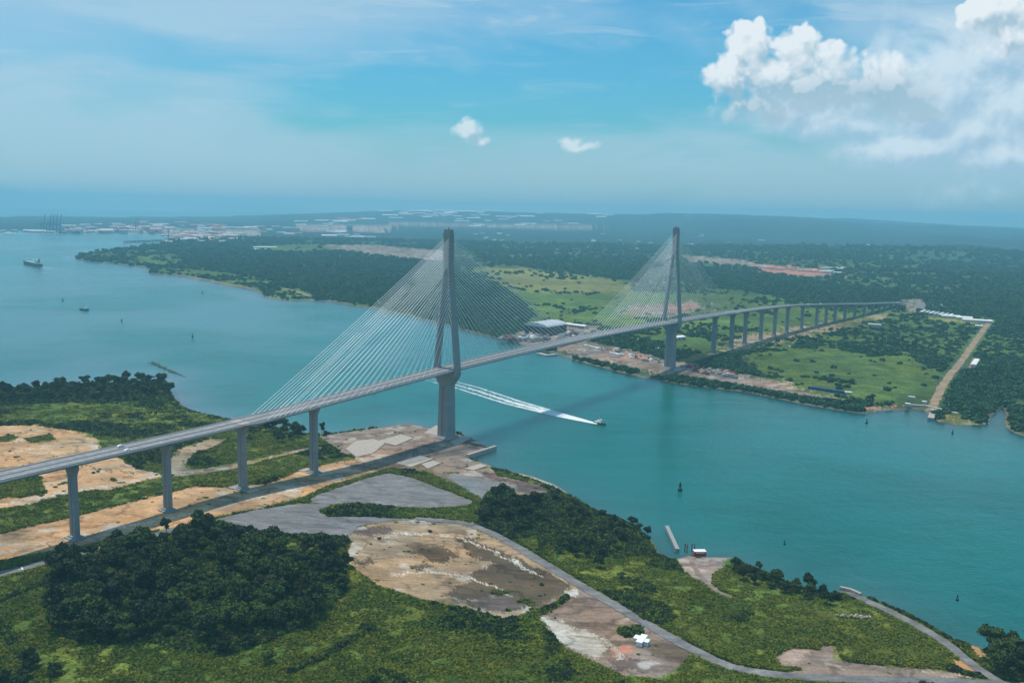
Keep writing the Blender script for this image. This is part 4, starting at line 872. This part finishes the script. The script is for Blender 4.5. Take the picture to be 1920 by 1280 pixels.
# parked cars and yard clutter on the far bank
CP = [(1042 + i * 3.6, 652 - i * .9) for i in range(12)] + [(1098 + i * 4.2, 648 + i * .9) for i in range(9)] + [(1215 + i * 5, 651 + i * .7) for i in range(6)]
pc0 = make_car('parked_car', 'white car in the parked rows on the far bank below the bridge', 'car', 5.2, 2.1, 1.8, group='cars parked on the far bank'); pc0.scale = (1.3,) * 3
for i, (px, py) in enumerate(CP):
    q = at1(px, py, 3.4); o = pc0 if i == 0 else copy_tree(pc0, scale=1.3); o.location = tuple(q); o.rotation_euler = (0, 0, 1.2 + RNG.uniform(-.2, .2))
def scatter_box(name, label, cat, group, regs, n, mats, size):
    for k in range(n):
        (x0, y0, x1, y1) = regs[k % len(regs)]; px, py = RNG.uniform(x0, x1), RNG.uniform(0, 1); t = (px - x0) / max(1, x1 - x0); py = y0 + (y1 - y0) * t + (py - .5) * 9; q = at1(px, py, 3.2); s = RNG.uniform(*size)
        mm = mats[int(RNG.integers(len(mats)))]; l = s * RNG.uniform(1.2, 3)
        mb = MB().box((0, 0, s * .28), (l / 2, s / 2, s * .32)).box((RNG.uniform(-.2, .2) * l, 0, s * .7), (l * .22, s * .42, s * .12)); o = mb.build(name, mm); o.location = tuple(q); o.rotation_euler = (0, 0, RNG.uniform(0, 3)); tag(o, label, cat, group)
scatter_box('stacked_material', 'pale or rusty stack of building material in the shipyard under the bridge', 'material stack', 'material stacks in the shipyard', [(940, 642, 1000, 630), (985, 636, 1060, 632), (1050, 628, 1118, 628)], 60, [M_slab, M_conc, M_rust, M_white, M_conc], (3, 9))
scatter_box('stacked_material', 'orange-brown or pale stack of material on the strip right of the far pylon', 'material stack', 'material stacks by the far pylon', [(1280, 690, 1380, 706), (1310, 694, 1370, 704)], 40, [M_rust, M_red, M_slab, M_conc, M_roofs[2]], (3, 7))
scatter_box('stacked_material', 'low stack of material on the brown strip left of the far pylon', 'material stack', 'material stacks left of the far pylon', [(1100, 650, 1240, 680)], 24, [M_rust, M_slab, M_conc, M_white], (2, 5))
# distant town, tank farm and free-zone roofs
def town(regs, n, label, group, mats, sz, ht, name='warehouse'):
    for k in range(n):
        r = regs[k % len(regs)]; px = RNG.uniform(r[0], r[2]); py = RNG.uniform(r[1], r[3]) if len(r) == 4 else RNG.uniform(r[1] + (px - r[0]) * r[4], r[3] + (px - r[0]) * r[4]); q = at1(px, py, 4); q[2] = height(np.array([q[0]]), np.array([q[1]]))[0]
        l = RNG.uniform(*sz) * (np.hypot(q[0], q[1]) / 6000); w = l * RNG.uniform(.3, .5); h = RNG.uniform(*ht); m = mats[int(RNG.integers(len(mats)))]
        mb = MB().box((0, 0, h / 2 - 4), (l / 2, w / 2, h / 2 + 4), 0); hh = h + w * .12; mb.loft([[(x, -w / 2, h + .05), (x, w / 2, h + .05), (x, 0, hh + .5)] for x in (l / 2, -l / 2)], 1)
        o = mb.build(name, [M_wallb, m]); o.location = tuple(q); o.rotation_euler = (0, 0, math.atan2(q[1], q[0]) - math.pi / 2 + RNG.normal() * .12); side = ('left end', 'left part', 'centre', 'right part', 'right end')[int(min(4, 5 * (px - min(a[0] for a in regs)) / (max(a[2] for a in regs) - min(a[0] for a in regs))))]; tag(o, label + ', ' + side, 'building', group)
W0, W1 = M_roofs[0], M_roofs[1]
town([(600, 432, 700, 446)], 10, 'pale shed in front of the warehouse cluster left of the near pylon', 'sheds left of the near pylon', [W0, W1], (40, 110), (5, 9))
town([(700, 412, 1000, 422), (860, 420, 1150, 431), (740, 411, 900, 420)], 90, 'white warehouse roof in the far free zone behind near pylon', 'white warehouses behind the near pylon', [W0, W0, W1], (34, 100), (4, 7))
town([(560, 418, 720, 438)], 32, 'pale warehouse in the industrial cluster left of the near pylon top', 'warehouses left of the near pylon', [W0, W1, M_roofs[2], M_roofs[3]], (30, 90), (5, 10))
town([(310, 436, 460, 456), (360, 425, 560, 440), (330, 440, 440, 452)], 80, 'pale building among the tanks and sheds at the head of the bay', 'buildings at the head of the bay', [W0, W1, M_roofs[2], M_roofs[3]], (26, 80), (5, 12))
town([(120, 424, 330, 437), (200, 418, 420, 434)], 64, 'greyish port building behind the left bay', 'port buildings behind the left bay', [W1, M_roofs[2], M_roofs[3], W0, M_roofs[3]], (26, 80), (8, 24))
town([(0, 433, 110, 438)], 9, 'low building on the spit at the far left horizon', 'buildings on the far left spit', [W0, W1], (26, 70), (5, 10))
town([(1100, 440, 1220, 470), (880, 438, 960, 455)], 20, 'scattered white house on the wooded plain between the pylons', 'houses on the wooded plain', [W0, W1], (16, 34), (5, 9), 'house')
town([(1410, 500, 1545, 504, .09)], 60, 'red-roofed house in the new suburb right of the far pylon', 'red-roofed suburb houses', [M_roofs[3], M_roofs[3], M_roofs[2]], (26, 40), (4, 7), 'house')
town([(1545, 508, 1575, 518)], 8, 'pale block at the right end of the red-roofed suburb', 'pale suburb blocks', [W0, W1], (30, 60), (5, 9), 'house')
town([(1280, 430, 1480, 470), (1480, 455, 1760, 480)], 14, 'lone pale roof in the hazy forest under the hills', 'lone roofs in the hazy forest', [W0, W1], (20, 44), (5, 9), 'house')
for k in range(110):
    px = RNG.uniform(105, 420); py = RNG.uniform(426, 438) if px < 300 else RNG.uniform(420, 446); q = at1(px, py, 4); l = RNG.uniform(18, 60); h = RNG.uniform(6, 17); n_ = int(RNG.integers(2, 5)); mb = MB()
    for j in range(n_): mb.box((l * (j / n_ - .4), RNG.uniform(-4, 4), h * RNG.uniform(.6, 1) / 2), (l / n_ * .46, 7, h * RNG.uniform(.6, 1) / 2))
    o = mb.build('container_stack', [M_red, M_blue, M_white, M_rust, M_roofs[3], M_roofs[4]][int(RNG.integers(6))]); o.location = tuple(q); o.rotation_euler = (0, 0, RNG.uniform(-.3, .3)); tag(o, 'stack of mixed containers in the hazy port yard, ' + ('left part' if px < 210 else 'middle' if px < 310 else 'right part'), 'container stack', 'container stacks in the port')
# tower block and quay cranes
q = at1(655, 436, 4); make_building('tower_block', 'lone grey high-rise block among the distant warehouses', 'tower block', 50, 40, 62, M_roofs[4], kind='flat', windows=4, loc=q, rz=.1)
def make_crane(label, group):
    r = empty('quay_crane', (0, 0, 0), 0, label, 'crane', group); mb = MB()
    for x in (-12, 12):
        for y in (-10, 10): mb.tube((x, y, 0), (x * .8, y, 50), 2.6, n=4)
    mb.tube((-10, -10, 50), (10, -10, 50), 2.6, n=4); mb.tube((-10, 10, 50), (10, 10, 50), 2.6, n=4); mb.tube((-10, -10, 50), (-10, 10, 50), 2.6, n=4); mb.tube((10, -10, 50), (10, 10, 50), 2.6, n=4); mb.tube((-8, 0, 50), (-4, 0, 72), 2.6, n=4); mb.build('portal_frame', M_blue, r)
    MB().tube((8, 0, 50), (24, 0, 122), 3.4, n=4).build('boom', M_blue, r); MB().tube((8, 0, 51), (-38, 0, 52), 3.4, n=4).build('backreach', M_blue, r); return r
cr0 = None
for i, (px, lb) in enumerate(((80, 'raised quay crane, first of the five from the left'), (91, 'raised quay crane, second of the five from the left'), (97, 'raised quay crane, third of the five in the middle'), (103, 'raised quay crane, fourth of the five from the left'), (110, 'raised quay crane, last of the five on the right'),
                         (252, 'raised quay crane right of the red port sheds, left of two'), (257, 'raised quay crane right of the red port sheds, right of two'))):
    q = at1(px, 433.5, 4)
    if cr0 is None: cr0 = o = make_crane(lb, 'raised quay cranes in the port'); o.location = tuple(q); o.rotation_euler = (0, 0, .3)
    else: o = copy_tree(cr0, q, .3); tag(o, lb)
    if i > 4: o.scale = (.8,) * 3
# trestle jetty in the bay
a0 = at1(232, 455, 0); a1 = at1(306, 452, 0); rz = math.atan2(a1[1] - a0[1], a1[0] - a0[0]); Lt = float(np.hypot(*(a1 - a0)[:2])); tr = empty('trestle_jetty', a0, rz, 'long low trestle jetty at the head of the left bay', 'jetty')
MB().box((Lt / 2, 0, 9), (Lt / 2, 6, 1.2)).build('deck', M_conc, tr)
for k in range(16): MB().box((Lt * (k + .5) / 16, 0, 4), (2.4, 5, 5)).build('trestle', M_conc, tr)
q = at1(316, 449, 3); o = MB().tube((0, 0, -2), (0, 0, 60), 4, 3.2, n=8).tube((0, 0, 60), (0, 0, 66), 9, 7, n=10).build('water_tower', M_conc); o.location = tuple(q); tag(o, 'slim pale tower at the shore end of the trestle jetty', 'tower')
# painted mark on the left road
q = at1(42, 1066); o = MB().box((0, 0, .31), (3.2, .35, .02)).box((.5, -1.2, .31), (.3, 1.0, .018)).build('road_marking', M_line); o.location = (q[0], q[1], height(q[:1], q[1:2])[0]); o.rotation_euler = (0, 0, -.9); tag(o, 'white painted mark across the road at the lower left', 'road marking')
mb = MB()
for k in range(46):
    t = RNG.random(); q = at1(1566 + 66 * t, 1158 + 4 * t + RNG.normal() * 1.2); s = RNG.uniform(.35, .8)
    if k == 0: Z0 = q.copy()
    mb.box(tuple(q - Z0 + np.array([0, 0, 2.1])), (s, s * .7, s * .5), rz=RNG.random() * 3, top=.7)
o = mb.build('rubble', M_slab); o.location = tuple(Z0); tag(o, 'broken line of white rubble in the scrub right of the cove', 'rubble', kind='stuff')

# ------------------------------------------------------------------ vegetation
def crown_mesh(name, R, Hc, nlobe, nleaf, leaf, m, seed, flat_=0.75):
    g = np.random.default_rng(seed); V = []; F = []; lob = []
    for i in range(nlobe):
        a = g.uniform(0, 2 * math.pi); rr = R * .72 * math.sqrt(g.random()); zz = Hc * (g.uniform(.15, 1.0)) * (1 - .45 * (rr / R) ** 2); lob.append((math.cos(a) * rr, math.sin(a) * rr, zz, R * g.uniform(.26, .46)))
    lob.append((0, 0, Hc * .55, R * .5))
    t = (1 + 5 ** .5) / 2; ico = np.array([(-1, t, 0), (1, t, 0), (-1, -t, 0), (1, -t, 0), (0, -1, t), (0, 1, t), (0, -1, -t), (0, 1, -t), (t, 0, -1), (t, 0, 1), (-t, 0, -1), (-t, 0, 1)]) / math.sqrt(1 + t * t)
    icf = [(0, 11, 5), (0, 5, 1), (0, 1, 7), (0, 7, 10), (0, 10, 11), (1, 5, 9), (5, 11, 4), (11, 10, 2), (10, 7, 6), (7, 1, 8), (3, 9, 4), (3, 4, 2), (3, 2, 6), (3, 6, 8), (3, 8, 9), (4, 9, 5), (2, 4, 11), (6, 2, 10), (8, 6, 7), (9, 8, 1)]
    for (x, y, z, r) in lob:
        n = len(V); j = g.uniform(.6, .9, 12)[:, None]
        V += [tuple(v) for v in (ico * j * r * np.array([1, 1, flat_]) + np.array([x, y, z]))]; F += [tuple(k + n for k in f) for f in icf]
    per = nleaf // len(lob)
    for (x, y, z, r) in lob:
        d = g.normal(size=(per, 3)); d[:, 2] = np.abs(d[:, 2]) * 1.0 - .25; d /= np.linalg.norm(d, axis=1)[:, None]
        for k in range(per):
            c = np.array([x, y, z]) + d[k] * r * g.uniform(.75, 1.18) * np.array([1, 1, flat_]); nrm = d[k] + g.normal(size=3) * .55; nrm /= np.linalg.norm(nrm)
            u = np.cross(nrm, (0.3, 0.2, 1)); u /= np.linalg.norm(u) + 1e-9; w = np.cross(nrm, u); s = leaf * g.uniform(.55, 1.3); s2 = s * g.uniform(.45, .9); n = len(V)
            V += [tuple(c + u * s), tuple(c + w * s2), tuple(c - u * s), tuple(c - w * s2 + nrm * s * .3)]; F.append((n, n + 1, n + 2, n + 3))
    me = bpy.data.meshes.new(name); me.from_pydata(V, [], F); me.materials.append(m); me.update(); return me
def trunk_mesh(name, Ht, r, seed):
    g = random.Random(seed); mb = MB(); p = Vector((0, 0, -1)); top = Vector((g.uniform(-.4, .4), g.uniform(-.4, .4), Ht * .75)); mb.tube(p, top, r, r * .45, n=7)
    for k in range(5): a = g.uniform(0, 6.28); b0 = p.lerp(top, g.uniform(.5, .95)); mb.tube(b0, b0 + Vector((math.cos(a) * Ht * .3, math.sin(a) * Ht * .3, Ht * .28)), r * .4, r * .12, n=5)
    me = bpy.data.meshes.new(name); me.from_pydata(mb.v, [], mb.f); me.materials.append(M_wood); me.update(); return me
CR = [crown_mesh('crown', 5.2, 5.0, 11, 1300, .52, M_leaf if k in (0, 2, 3, 5) else M_leaf3, 100 + k) for k in range(6)]
TK = [trunk_mesh('trunk', 7.5, .32, k) for k in range(3)]
def tree(q, s, kind, label, group, sz=1.0):
    r = empty('broadleaf_tree', (q[0], q[1], q[2] - .3), RNG.uniform(0, 6.28), label, 'tree', group); r.scale = (s, s, s * sz)
    t = bpy.data.objects.new('trunk', TK[int(RNG.integers(3))]); COL.objects.link(t); t.parent = r
    c = bpy.data.objects.new('crown', CR[kind % len(CR)]); COL.objects.link(c); c.parent = r; c.location = (0, 0, 4.0)
    return r
def poly_points(pts, n, mind, world=None, seed=0):
    P = at(pts)[:, :2] if world is None else world; lo, hi = P.min(0), P.max(0); g = np.random.default_rng(seed + 5); out = []
    c = np.stack([g.uniform(lo[0], hi[0], n * 30), g.uniform(lo[1], hi[1], n * 30)], 1); c = c[inpoly(c[:, 0], c[:, 1], P)]
    cell = {}
    for p in c:
        k = (int(p[0] // mind), int(p[1] // mind)); ok = True
        for i in (-1, 0, 1):
            for j in (-1, 0, 1):
                for q in cell.get((k[0] + i, k[1] + j), ()):
                    if (q[0] - p[0]) ** 2 + (q[1] - p[1]) ** 2 < mind * mind: ok = False
        if ok: cell.setdefault(k, []).append(p); out.append(p)
        if len(out) >= n: break
    out = np.array(out); return np.column_stack([out, height(out[:, 0], out[:, 1])])
GROVES = [
    (PX(95, 1075, 150, 1050, 260, 1022, 320, 1010, 400, 1000, 440, 1010, 520, 1030, 640, 1030, 655, 1070, 650, 1120, 600, 1165, 520, 1200, 430, 1235, 360, 1220, 280, 1205, 170, 1215, 100, 1190, 80, 1130), 125, 7.0, (0.8, 1.75), 'dark tree in the lower left grove', 'trees of the lower left grove'),
    (PX(900, 985, 905, 945, 940, 930, 1000, 940, 1030, 965, 1020, 1000, 960, 1010), 20, 6.5, (.9, 1.35), 'tree in the clump above the yard road', 'trees of the clump above the yard road'),
    (PX(1040, 935, 1110, 962, 1200, 985, 1225, 1010, 1160, 1020, 1060, 985), 18, 9, (.55, .9), 'tree on the scrubby channel slope', 'low trees on the channel slope'),
    (PX(1040, 1010, 1130, 1030, 1150, 1060, 1100, 1070, 1040, 1040), 12, 8, (.6, .95), 'tree beside the curving yard road', 'trees beside the yard road'),
    (PX(1370, 1058, 1430, 1068, 1520, 1105, 1580, 1125, 1560, 1140, 1460, 1110, 1390, 1090), 20, 8, (.5, .95), 'tree on the point beyond the moored boat', 'trees of the point right of the ramp'),
    (PX(1850, 1215, 1935, 1232, 1960, 1275, 1880, 1275, 1845, 1245), 13, 6.5, (.9, 1.4), 'tree in the lower right corner wood', 'trees of the lower right corner'),
    (PX(-60, 1262, 60, 1235, 120, 1265, 90, 1290, -60, 1300), 9, 8, (.7, 1.0), 'bushy tree at the bottom left edge', 'trees at the bottom left edge'),
    (PX(-60, 740, 120, 728, 312, 716, 326, 740, 240, 748, 0, 758), 66, 13, (0.95, 1.5), 'tree in the left shore wood', 'trees of the left shore wood'),
    (PX(468, 800, 560, 806, 575, 822, 540, 838, 470, 815), 16, 8, (.8, 1.25), 'tree on the shore behind the junction pier', 'trees on the shore behind the piers'),
]
for gi, (pts, n, md, sc, lb, gp) in enumerate(GROVES):
    Q = poly_points(pts, n, md, seed=gi); ax = np.argsort(np.argsort(np.arctan2(Q[:, 0], Q[:, 1]))) / len(Q); ay = np.argsort(np.argsort(np.hypot(Q[:, 0], Q[:, 1]))) / len(Q); nx, ny = (6, 5) if n > 60 else ((6, 2) if n > 12 else (3, 2))
    cols = {6: ['far left', 'left', 'left centre', 'right centre', 'right', 'far right'], 3: ['left', 'middle', 'right']}[nx]; rows = {5: ['front edge', 'front half', 'middle', 'back half', 'back edge'], 2: ['front', 'back']}[ny]
    for q, tx, ty in zip(Q, ax, ay):
        s_ = RNG.uniform(*sc); big = 'large' if s_ > sum(sc) / 2 else 'small'
        tree(q, s_, int(RNG.integers(6)), '%s %s, %s, %s' % (big, lb, rows[min(ny - 1, int(ty * ny))], cols[min(nx - 1, int(tx * nx))]), gp, RNG.uniform(.85, 1.25))
for (px, py, s, sz, lb) in ((604, 817, .62, 2.4, 'tall slim solitary tree right of the pier before the pylon'), (612, 822, .7, 1.2, 'round dark tree beside the tall slim tree'), (590, 826, .6, 1.0, 'small tree just behind the pier before the pylon'),
                       (525, 1020, 1.15, .75, 'flat-crowned solitary tree at the edge of the grey yard'), (575, 1022, .75, .9, 'small tree at the grey yard edge, right of the flat-crowned one'), (372, 990, .9, 1.5, 'tall thin-crowned tree rising over the back of the grove'), (312, 1000, .8, 1.5, 'thin leaning tree at the back left of the grove'),
                       (505, 1245, .7, 1.0, 'lone bush-like tree on the field below the grove'), (425, 1225, .9, 1.0, 'dark tree standing forward at the front of the grove'), (1165, 1085, .6, .8, 'dark round bush-tree on the slope below the road bend'), (1543, 1122, .6, 1.6, 'thin upright tree on the shore near the white sea wall')):
    q = at1(px, py); tree(q, s, int(RNG.integers(6)), lb, None, sz)

def gn_scatter(name, pts, scales, rots, meshes, label, gp=None):
    me = bpy.data.meshes.new(name); me.vertices.add(len(pts)); me.vertices.foreach_set('co', np.asarray(pts, np.float32).ravel())
    for nm, val in (('sc', scales), ('rz', rots), ('ix', RNG.integers(0, len(meshes), len(pts)))):
        a = me.attributes.new(nm, 'INT' if nm == 'ix' else 'FLOAT', 'POINT'); a.data.foreach_set('value', np.asarray(val, np.int32 if nm == 'ix' else np.float32))
    o = bpy.data.objects.new(name, me); COL.objects.link(o); tag(o, label, None, None, 'stuff')
    g = bpy.data.node_groups.new(name + '_nodes', 'GeometryNodeTree'); g.interface.new_socket('Geometry', in_out='INPUT', socket_type='NodeSocketGeometry'); g.interface.new_socket('Geometry', in_out='OUTPUT', socket_type='NodeSocketGeometry')
    N = g.nodes; L = g.links; gi = N.new('NodeGroupInput'); go = N.new('NodeGroupOutput'); join = N.new('GeometryNodeGeometryToInstance')
    for m in meshes:
        ob = bpy.data.objects.new(m.name + '_source', m); oi = N.new('GeometryNodeObjectInfo'); oi.inputs['Object'].default_value = ob; oi.inputs['As Instance'].default_value = True; L.new(oi.outputs['Geometry'], join.inputs[0])
    ip = N.new('GeometryNodeInstanceOnPoints'); L.new(gi.outputs[0], ip.inputs['Points']); L.new(join.outputs[0], ip.inputs['Instance']); ip.inputs['Pick Instance'].default_value = True
    def attr(nm, t):
        n = N.new('GeometryNodeInputNamedAttribute'); n.data_type = t; n.inputs['Name'].default_value = nm; return n.outputs['Attribute']
    L.new(attr('ix', 'INT'), ip.inputs['Instance Index']); L.new(attr('sc', 'FLOAT'), ip.inputs['Scale'])
    cb = N.new('ShaderNodeCombineXYZ'); L.new(attr('rz', 'FLOAT'), cb.inputs[2]); L.new(cb.outputs[0], ip.inputs['Rotation']); L.new(ip.outputs[0], go.inputs[0])
    md = o.modifiers.new('scatter', 'NODES'); md.node_group = g; return o
def tuft_mesh(name, m, seed, n=44):
    g = np.random.default_rng(seed); V = []; F = []
    for k in range(n):
        a = g.uniform(0, 6.28); r = 1.5 * math.sqrt(g.random()); x, y = math.cos(a) * r, math.sin(a) * r; b = g.uniform(0, 6.28); h = g.uniform(.7, 2.0) * (1.15 - r * .35); w = g.uniform(.18, .42); lx, ly = math.cos(a) * h * 1.1, math.sin(a) * h * 1.1; dx, dy = math.cos(b) * w, math.sin(b) * w; q = len(V)
        V += [(x - dx, y - dy, -.2), (x + dx, y + dy, -.2), (x + lx * .45 + dx, y + ly * .45 + dy, h * .62), (x + lx - dx * .3, y + ly - dy * .3, h * .72)]; F.append((q, q + 1, q + 2, q + 3))
    me = bpy.data.meshes.new(name); me.from_pydata(V, [], F); me.materials.append(m); me.update(); return me
SHR = [crown_mesh('shrub', 1.5, 1.3, 5, 190, .30, M_leaf2 if k % 2 else M_leaf, 200 + k) for k in range(5)] 
TUF = [tuft_mesh('cane_tuft', M_cane if k % 3 else M_leaf2, 300 + k) for k in range(4)]
FTR = [crown_mesh('far_crown', 6.5, 5.5, 7, 150, 1.9, M_far, 400 + k) for k in range(4)]
VEG = ('cane', 'scrub', 'meadow', 'gold', 'dark', 'fforest', 'olive')
def cover_at(x, y, default):
    c = np.full(len(x), default, dtype=object)
    for nm, bpv, P in COVERW:
        lo = P.min(0); hi = P.max(0); idx = np.nonzero((x > lo[0]) & (x < hi[0]) & (y > lo[1]) & (y < hi[1]))[0]
        if len(idx): k = idx[inpoly(x[idx], y[idx], P)]; c[k] = nm
    return c
def near_scatter():
    g = np.random.default_rng(99); n = 640000; D = 1 / g.uniform(1 / 1500, 1 / 395, n); az = g.uniform(-math.radians(36), math.radians(34), n)
    # even per unit of ground
    keep = g.random(n) < np.clip((D / 800) ** 1.0, .25, 1.0); D, az = D[keep], az[keep]; x = np.sin(az) * D; y = np.cos(az) * D
    sd = sdist(x, y, nearS); k = sd > 3.0; x, y, sd = x[k], y[k], sd[k]; cv = cover_at(x, y, 'near')
    tt = np.array([TH_.get(c, 0) for c in cv]); ok = np.isin(cv, VEG + ('near',)) | ((fbm(x, y, 11, 87, 4) + .25 * (fbm(x, y, 70, 88, 3) - .5) > .67 + tt) & np.isin(cv, ('sand', 'tan', 'mauve', 'mud', 'plum', 'grey', 'pinkish')) & (g.random(len(x)) < .55)) | (np.isin(cv, ('sand', 'tan', 'mauve', 'mud')) & (g.random(len(x)) < .0025))
    for _, _, P in SHEETS:
        lo = P.min(0) - 3; hi = P.max(0) + 3; idx = np.nonzero((x > lo[0]) & (x < hi[0]) & (y > lo[1]) & (y < hi[1]))[0]
        if len(idx): ok[idx] &= sdist(x[idx], y[idx], P) < -1.8
    # keep clear of pier feet
    for X in PIERS + [256]:
        p = bp(X); ok &= np.hypot(x - p[0], y - p[1]) > (16 if X == 256 else 8)
    x, y, sd, cv = x[ok], y[ok], sd[ok], cv[ok]; z = height(x, y, sd, np.full(len(x), -1e3)); D = np.hypot(x, y)
    nn = fbm(x, y, 55, 120, 4); thr = np.where((x > 20) | (y > 760), .53, .67); shr = (nn > thr) | (cv == 'dark') | (sd < 14); r = g.random(len(x))
    ks = shr & (r < .75); kt = ~shr | (r > .80); kt &= cv != 'dark'
    sc = g.uniform(.5, 1.5, len(x)) * (.8 + .9 * sstep(nn, .5, .75)) * np.where(cv == 'dark', 1.6, np.where(np.isin(cv, ('sand', 'tan', 'mauve', 'mud', 'plum', 'grey', 'pinkish')), .55, 1))
    a = np.stack([x, y, z], 1)
    gn_scatter('scrub', a[ks], sc[ks], g.uniform(0, 6.28, ks.sum()), SHR, 'low dark green scrub spread over the near bank')
    gn_scatter('cane_grass', a[kt], (sc * .85)[kt], g.uniform(0, 6.28, kt.sum()), TUF, 'light green cane grass covering the near bank')
    print('near scatter', ks.sum(), kt.sum())
near_scatter()
def far_scatter():
    g = np.random.default_rng(123); n = 150000; D = 1 / g.uniform(1 / 6500, 1 / 950, n); az = g.uniform(-math.radians(33), math.radians(38), n); x = np.sin(az) * D; y = np.cos(az) * D
    sd = sdist(x, y, farS); k = sd > 5; x, y, sd = x[k], y[k], sd[k]; cv = cover_at(x, y, 'wood'); nn = fbm(x, y, 160, 130, 4); r = g.random(len(x))
    pr = np.where((cv == 'wood') | (cv == 'fforest') | (cv == 'dark'), .95, 0.0); pr = np.where(cv == 'scrub', .5 * sstep(nn, .48, .58) + .03, pr); pr = np.where((cv == 'meadow') | (cv == 'gold'), .30 * sstep(nn, .58, .68) + .006, pr); pr = np.where((sd < 22) & (pr > 0), np.maximum(pr, .35), pr)
    lt = fbm(x, y, 420, 71, 4); pr = np.where((cv == 'wood') & (lt > .54), .30, pr)
    ok = r < pr
    for _, _, P in SHEETS: ok &= sdist(x, y, P) < -7
    Xb = (x - B0[0]) * BA[0] + (y - B0[1]) * BA[1]; nb = (x - B0[0]) * BN[0] + (y - B0[1]) * BN[1] - interp(OFF, Xb); ok &= ~((np.abs(nb) < 24) & (Xb > 700) & (Xb < 2300))
    for ob in list(COL.objects):
        if ob.parent is None and ob.type in ('EMPTY', 'MESH') and 500 < ob.location.y < 4000 and ob.get('category') in ('hall', 'shed', 'barrack', 'container', 'hut'):
            ok &= np.hypot(x - ob.location.x, y - ob.location.y) > (45 if ob.get('category') == 'hall' else 22)
    x, y, sd = x[ok], y[ok], sd[ok]; D = np.hypot(x, y); z = height(x, y, np.full(len(x), -1e3), sd)
    sc = g.uniform(.55, 1.25, len(x)) * np.clip(D / 2600, .75, 2.4)
    gn_scatter('far_woodland', np.stack([x, y, z - 1], 1), sc, g.uniform(0, 6.28, len(x)), FTR, 'continuous dark woodland covering the far bank and plain'); print('far', len(x))
far_scatter()

# ------------------------------------------------------------------ haze
M_haze = bpy.data.materials.new('haze'); M_haze.use_nodes = True; T = NT(M_haze.node_tree); T.n.clear()
o_ = T.new('ShaderNodeOutputMaterial'); pv = T.new('ShaderNodeVolumePrincipled'); pv.inputs['Color'].default_value = (0.37, 0.79, 0.98, 1); pv.inputs['Density'].default_value = HAZE_DENSITY; pv.inputs['Anisotropy'].default_value = 0.0
T.l.new(pv.outputs[0], o_.inputs['Volume'])
hz = MB().box((0, 11500, 192), (26500, 14500, 198)).build('haze', M_haze); tag(hz, 'pale bluish air fading the far bank and horizon', kind='stuff')
M_haze.cycles.homogeneous_volume = True if hasattr(M_haze.cycles, 'homogeneous_volume') else None
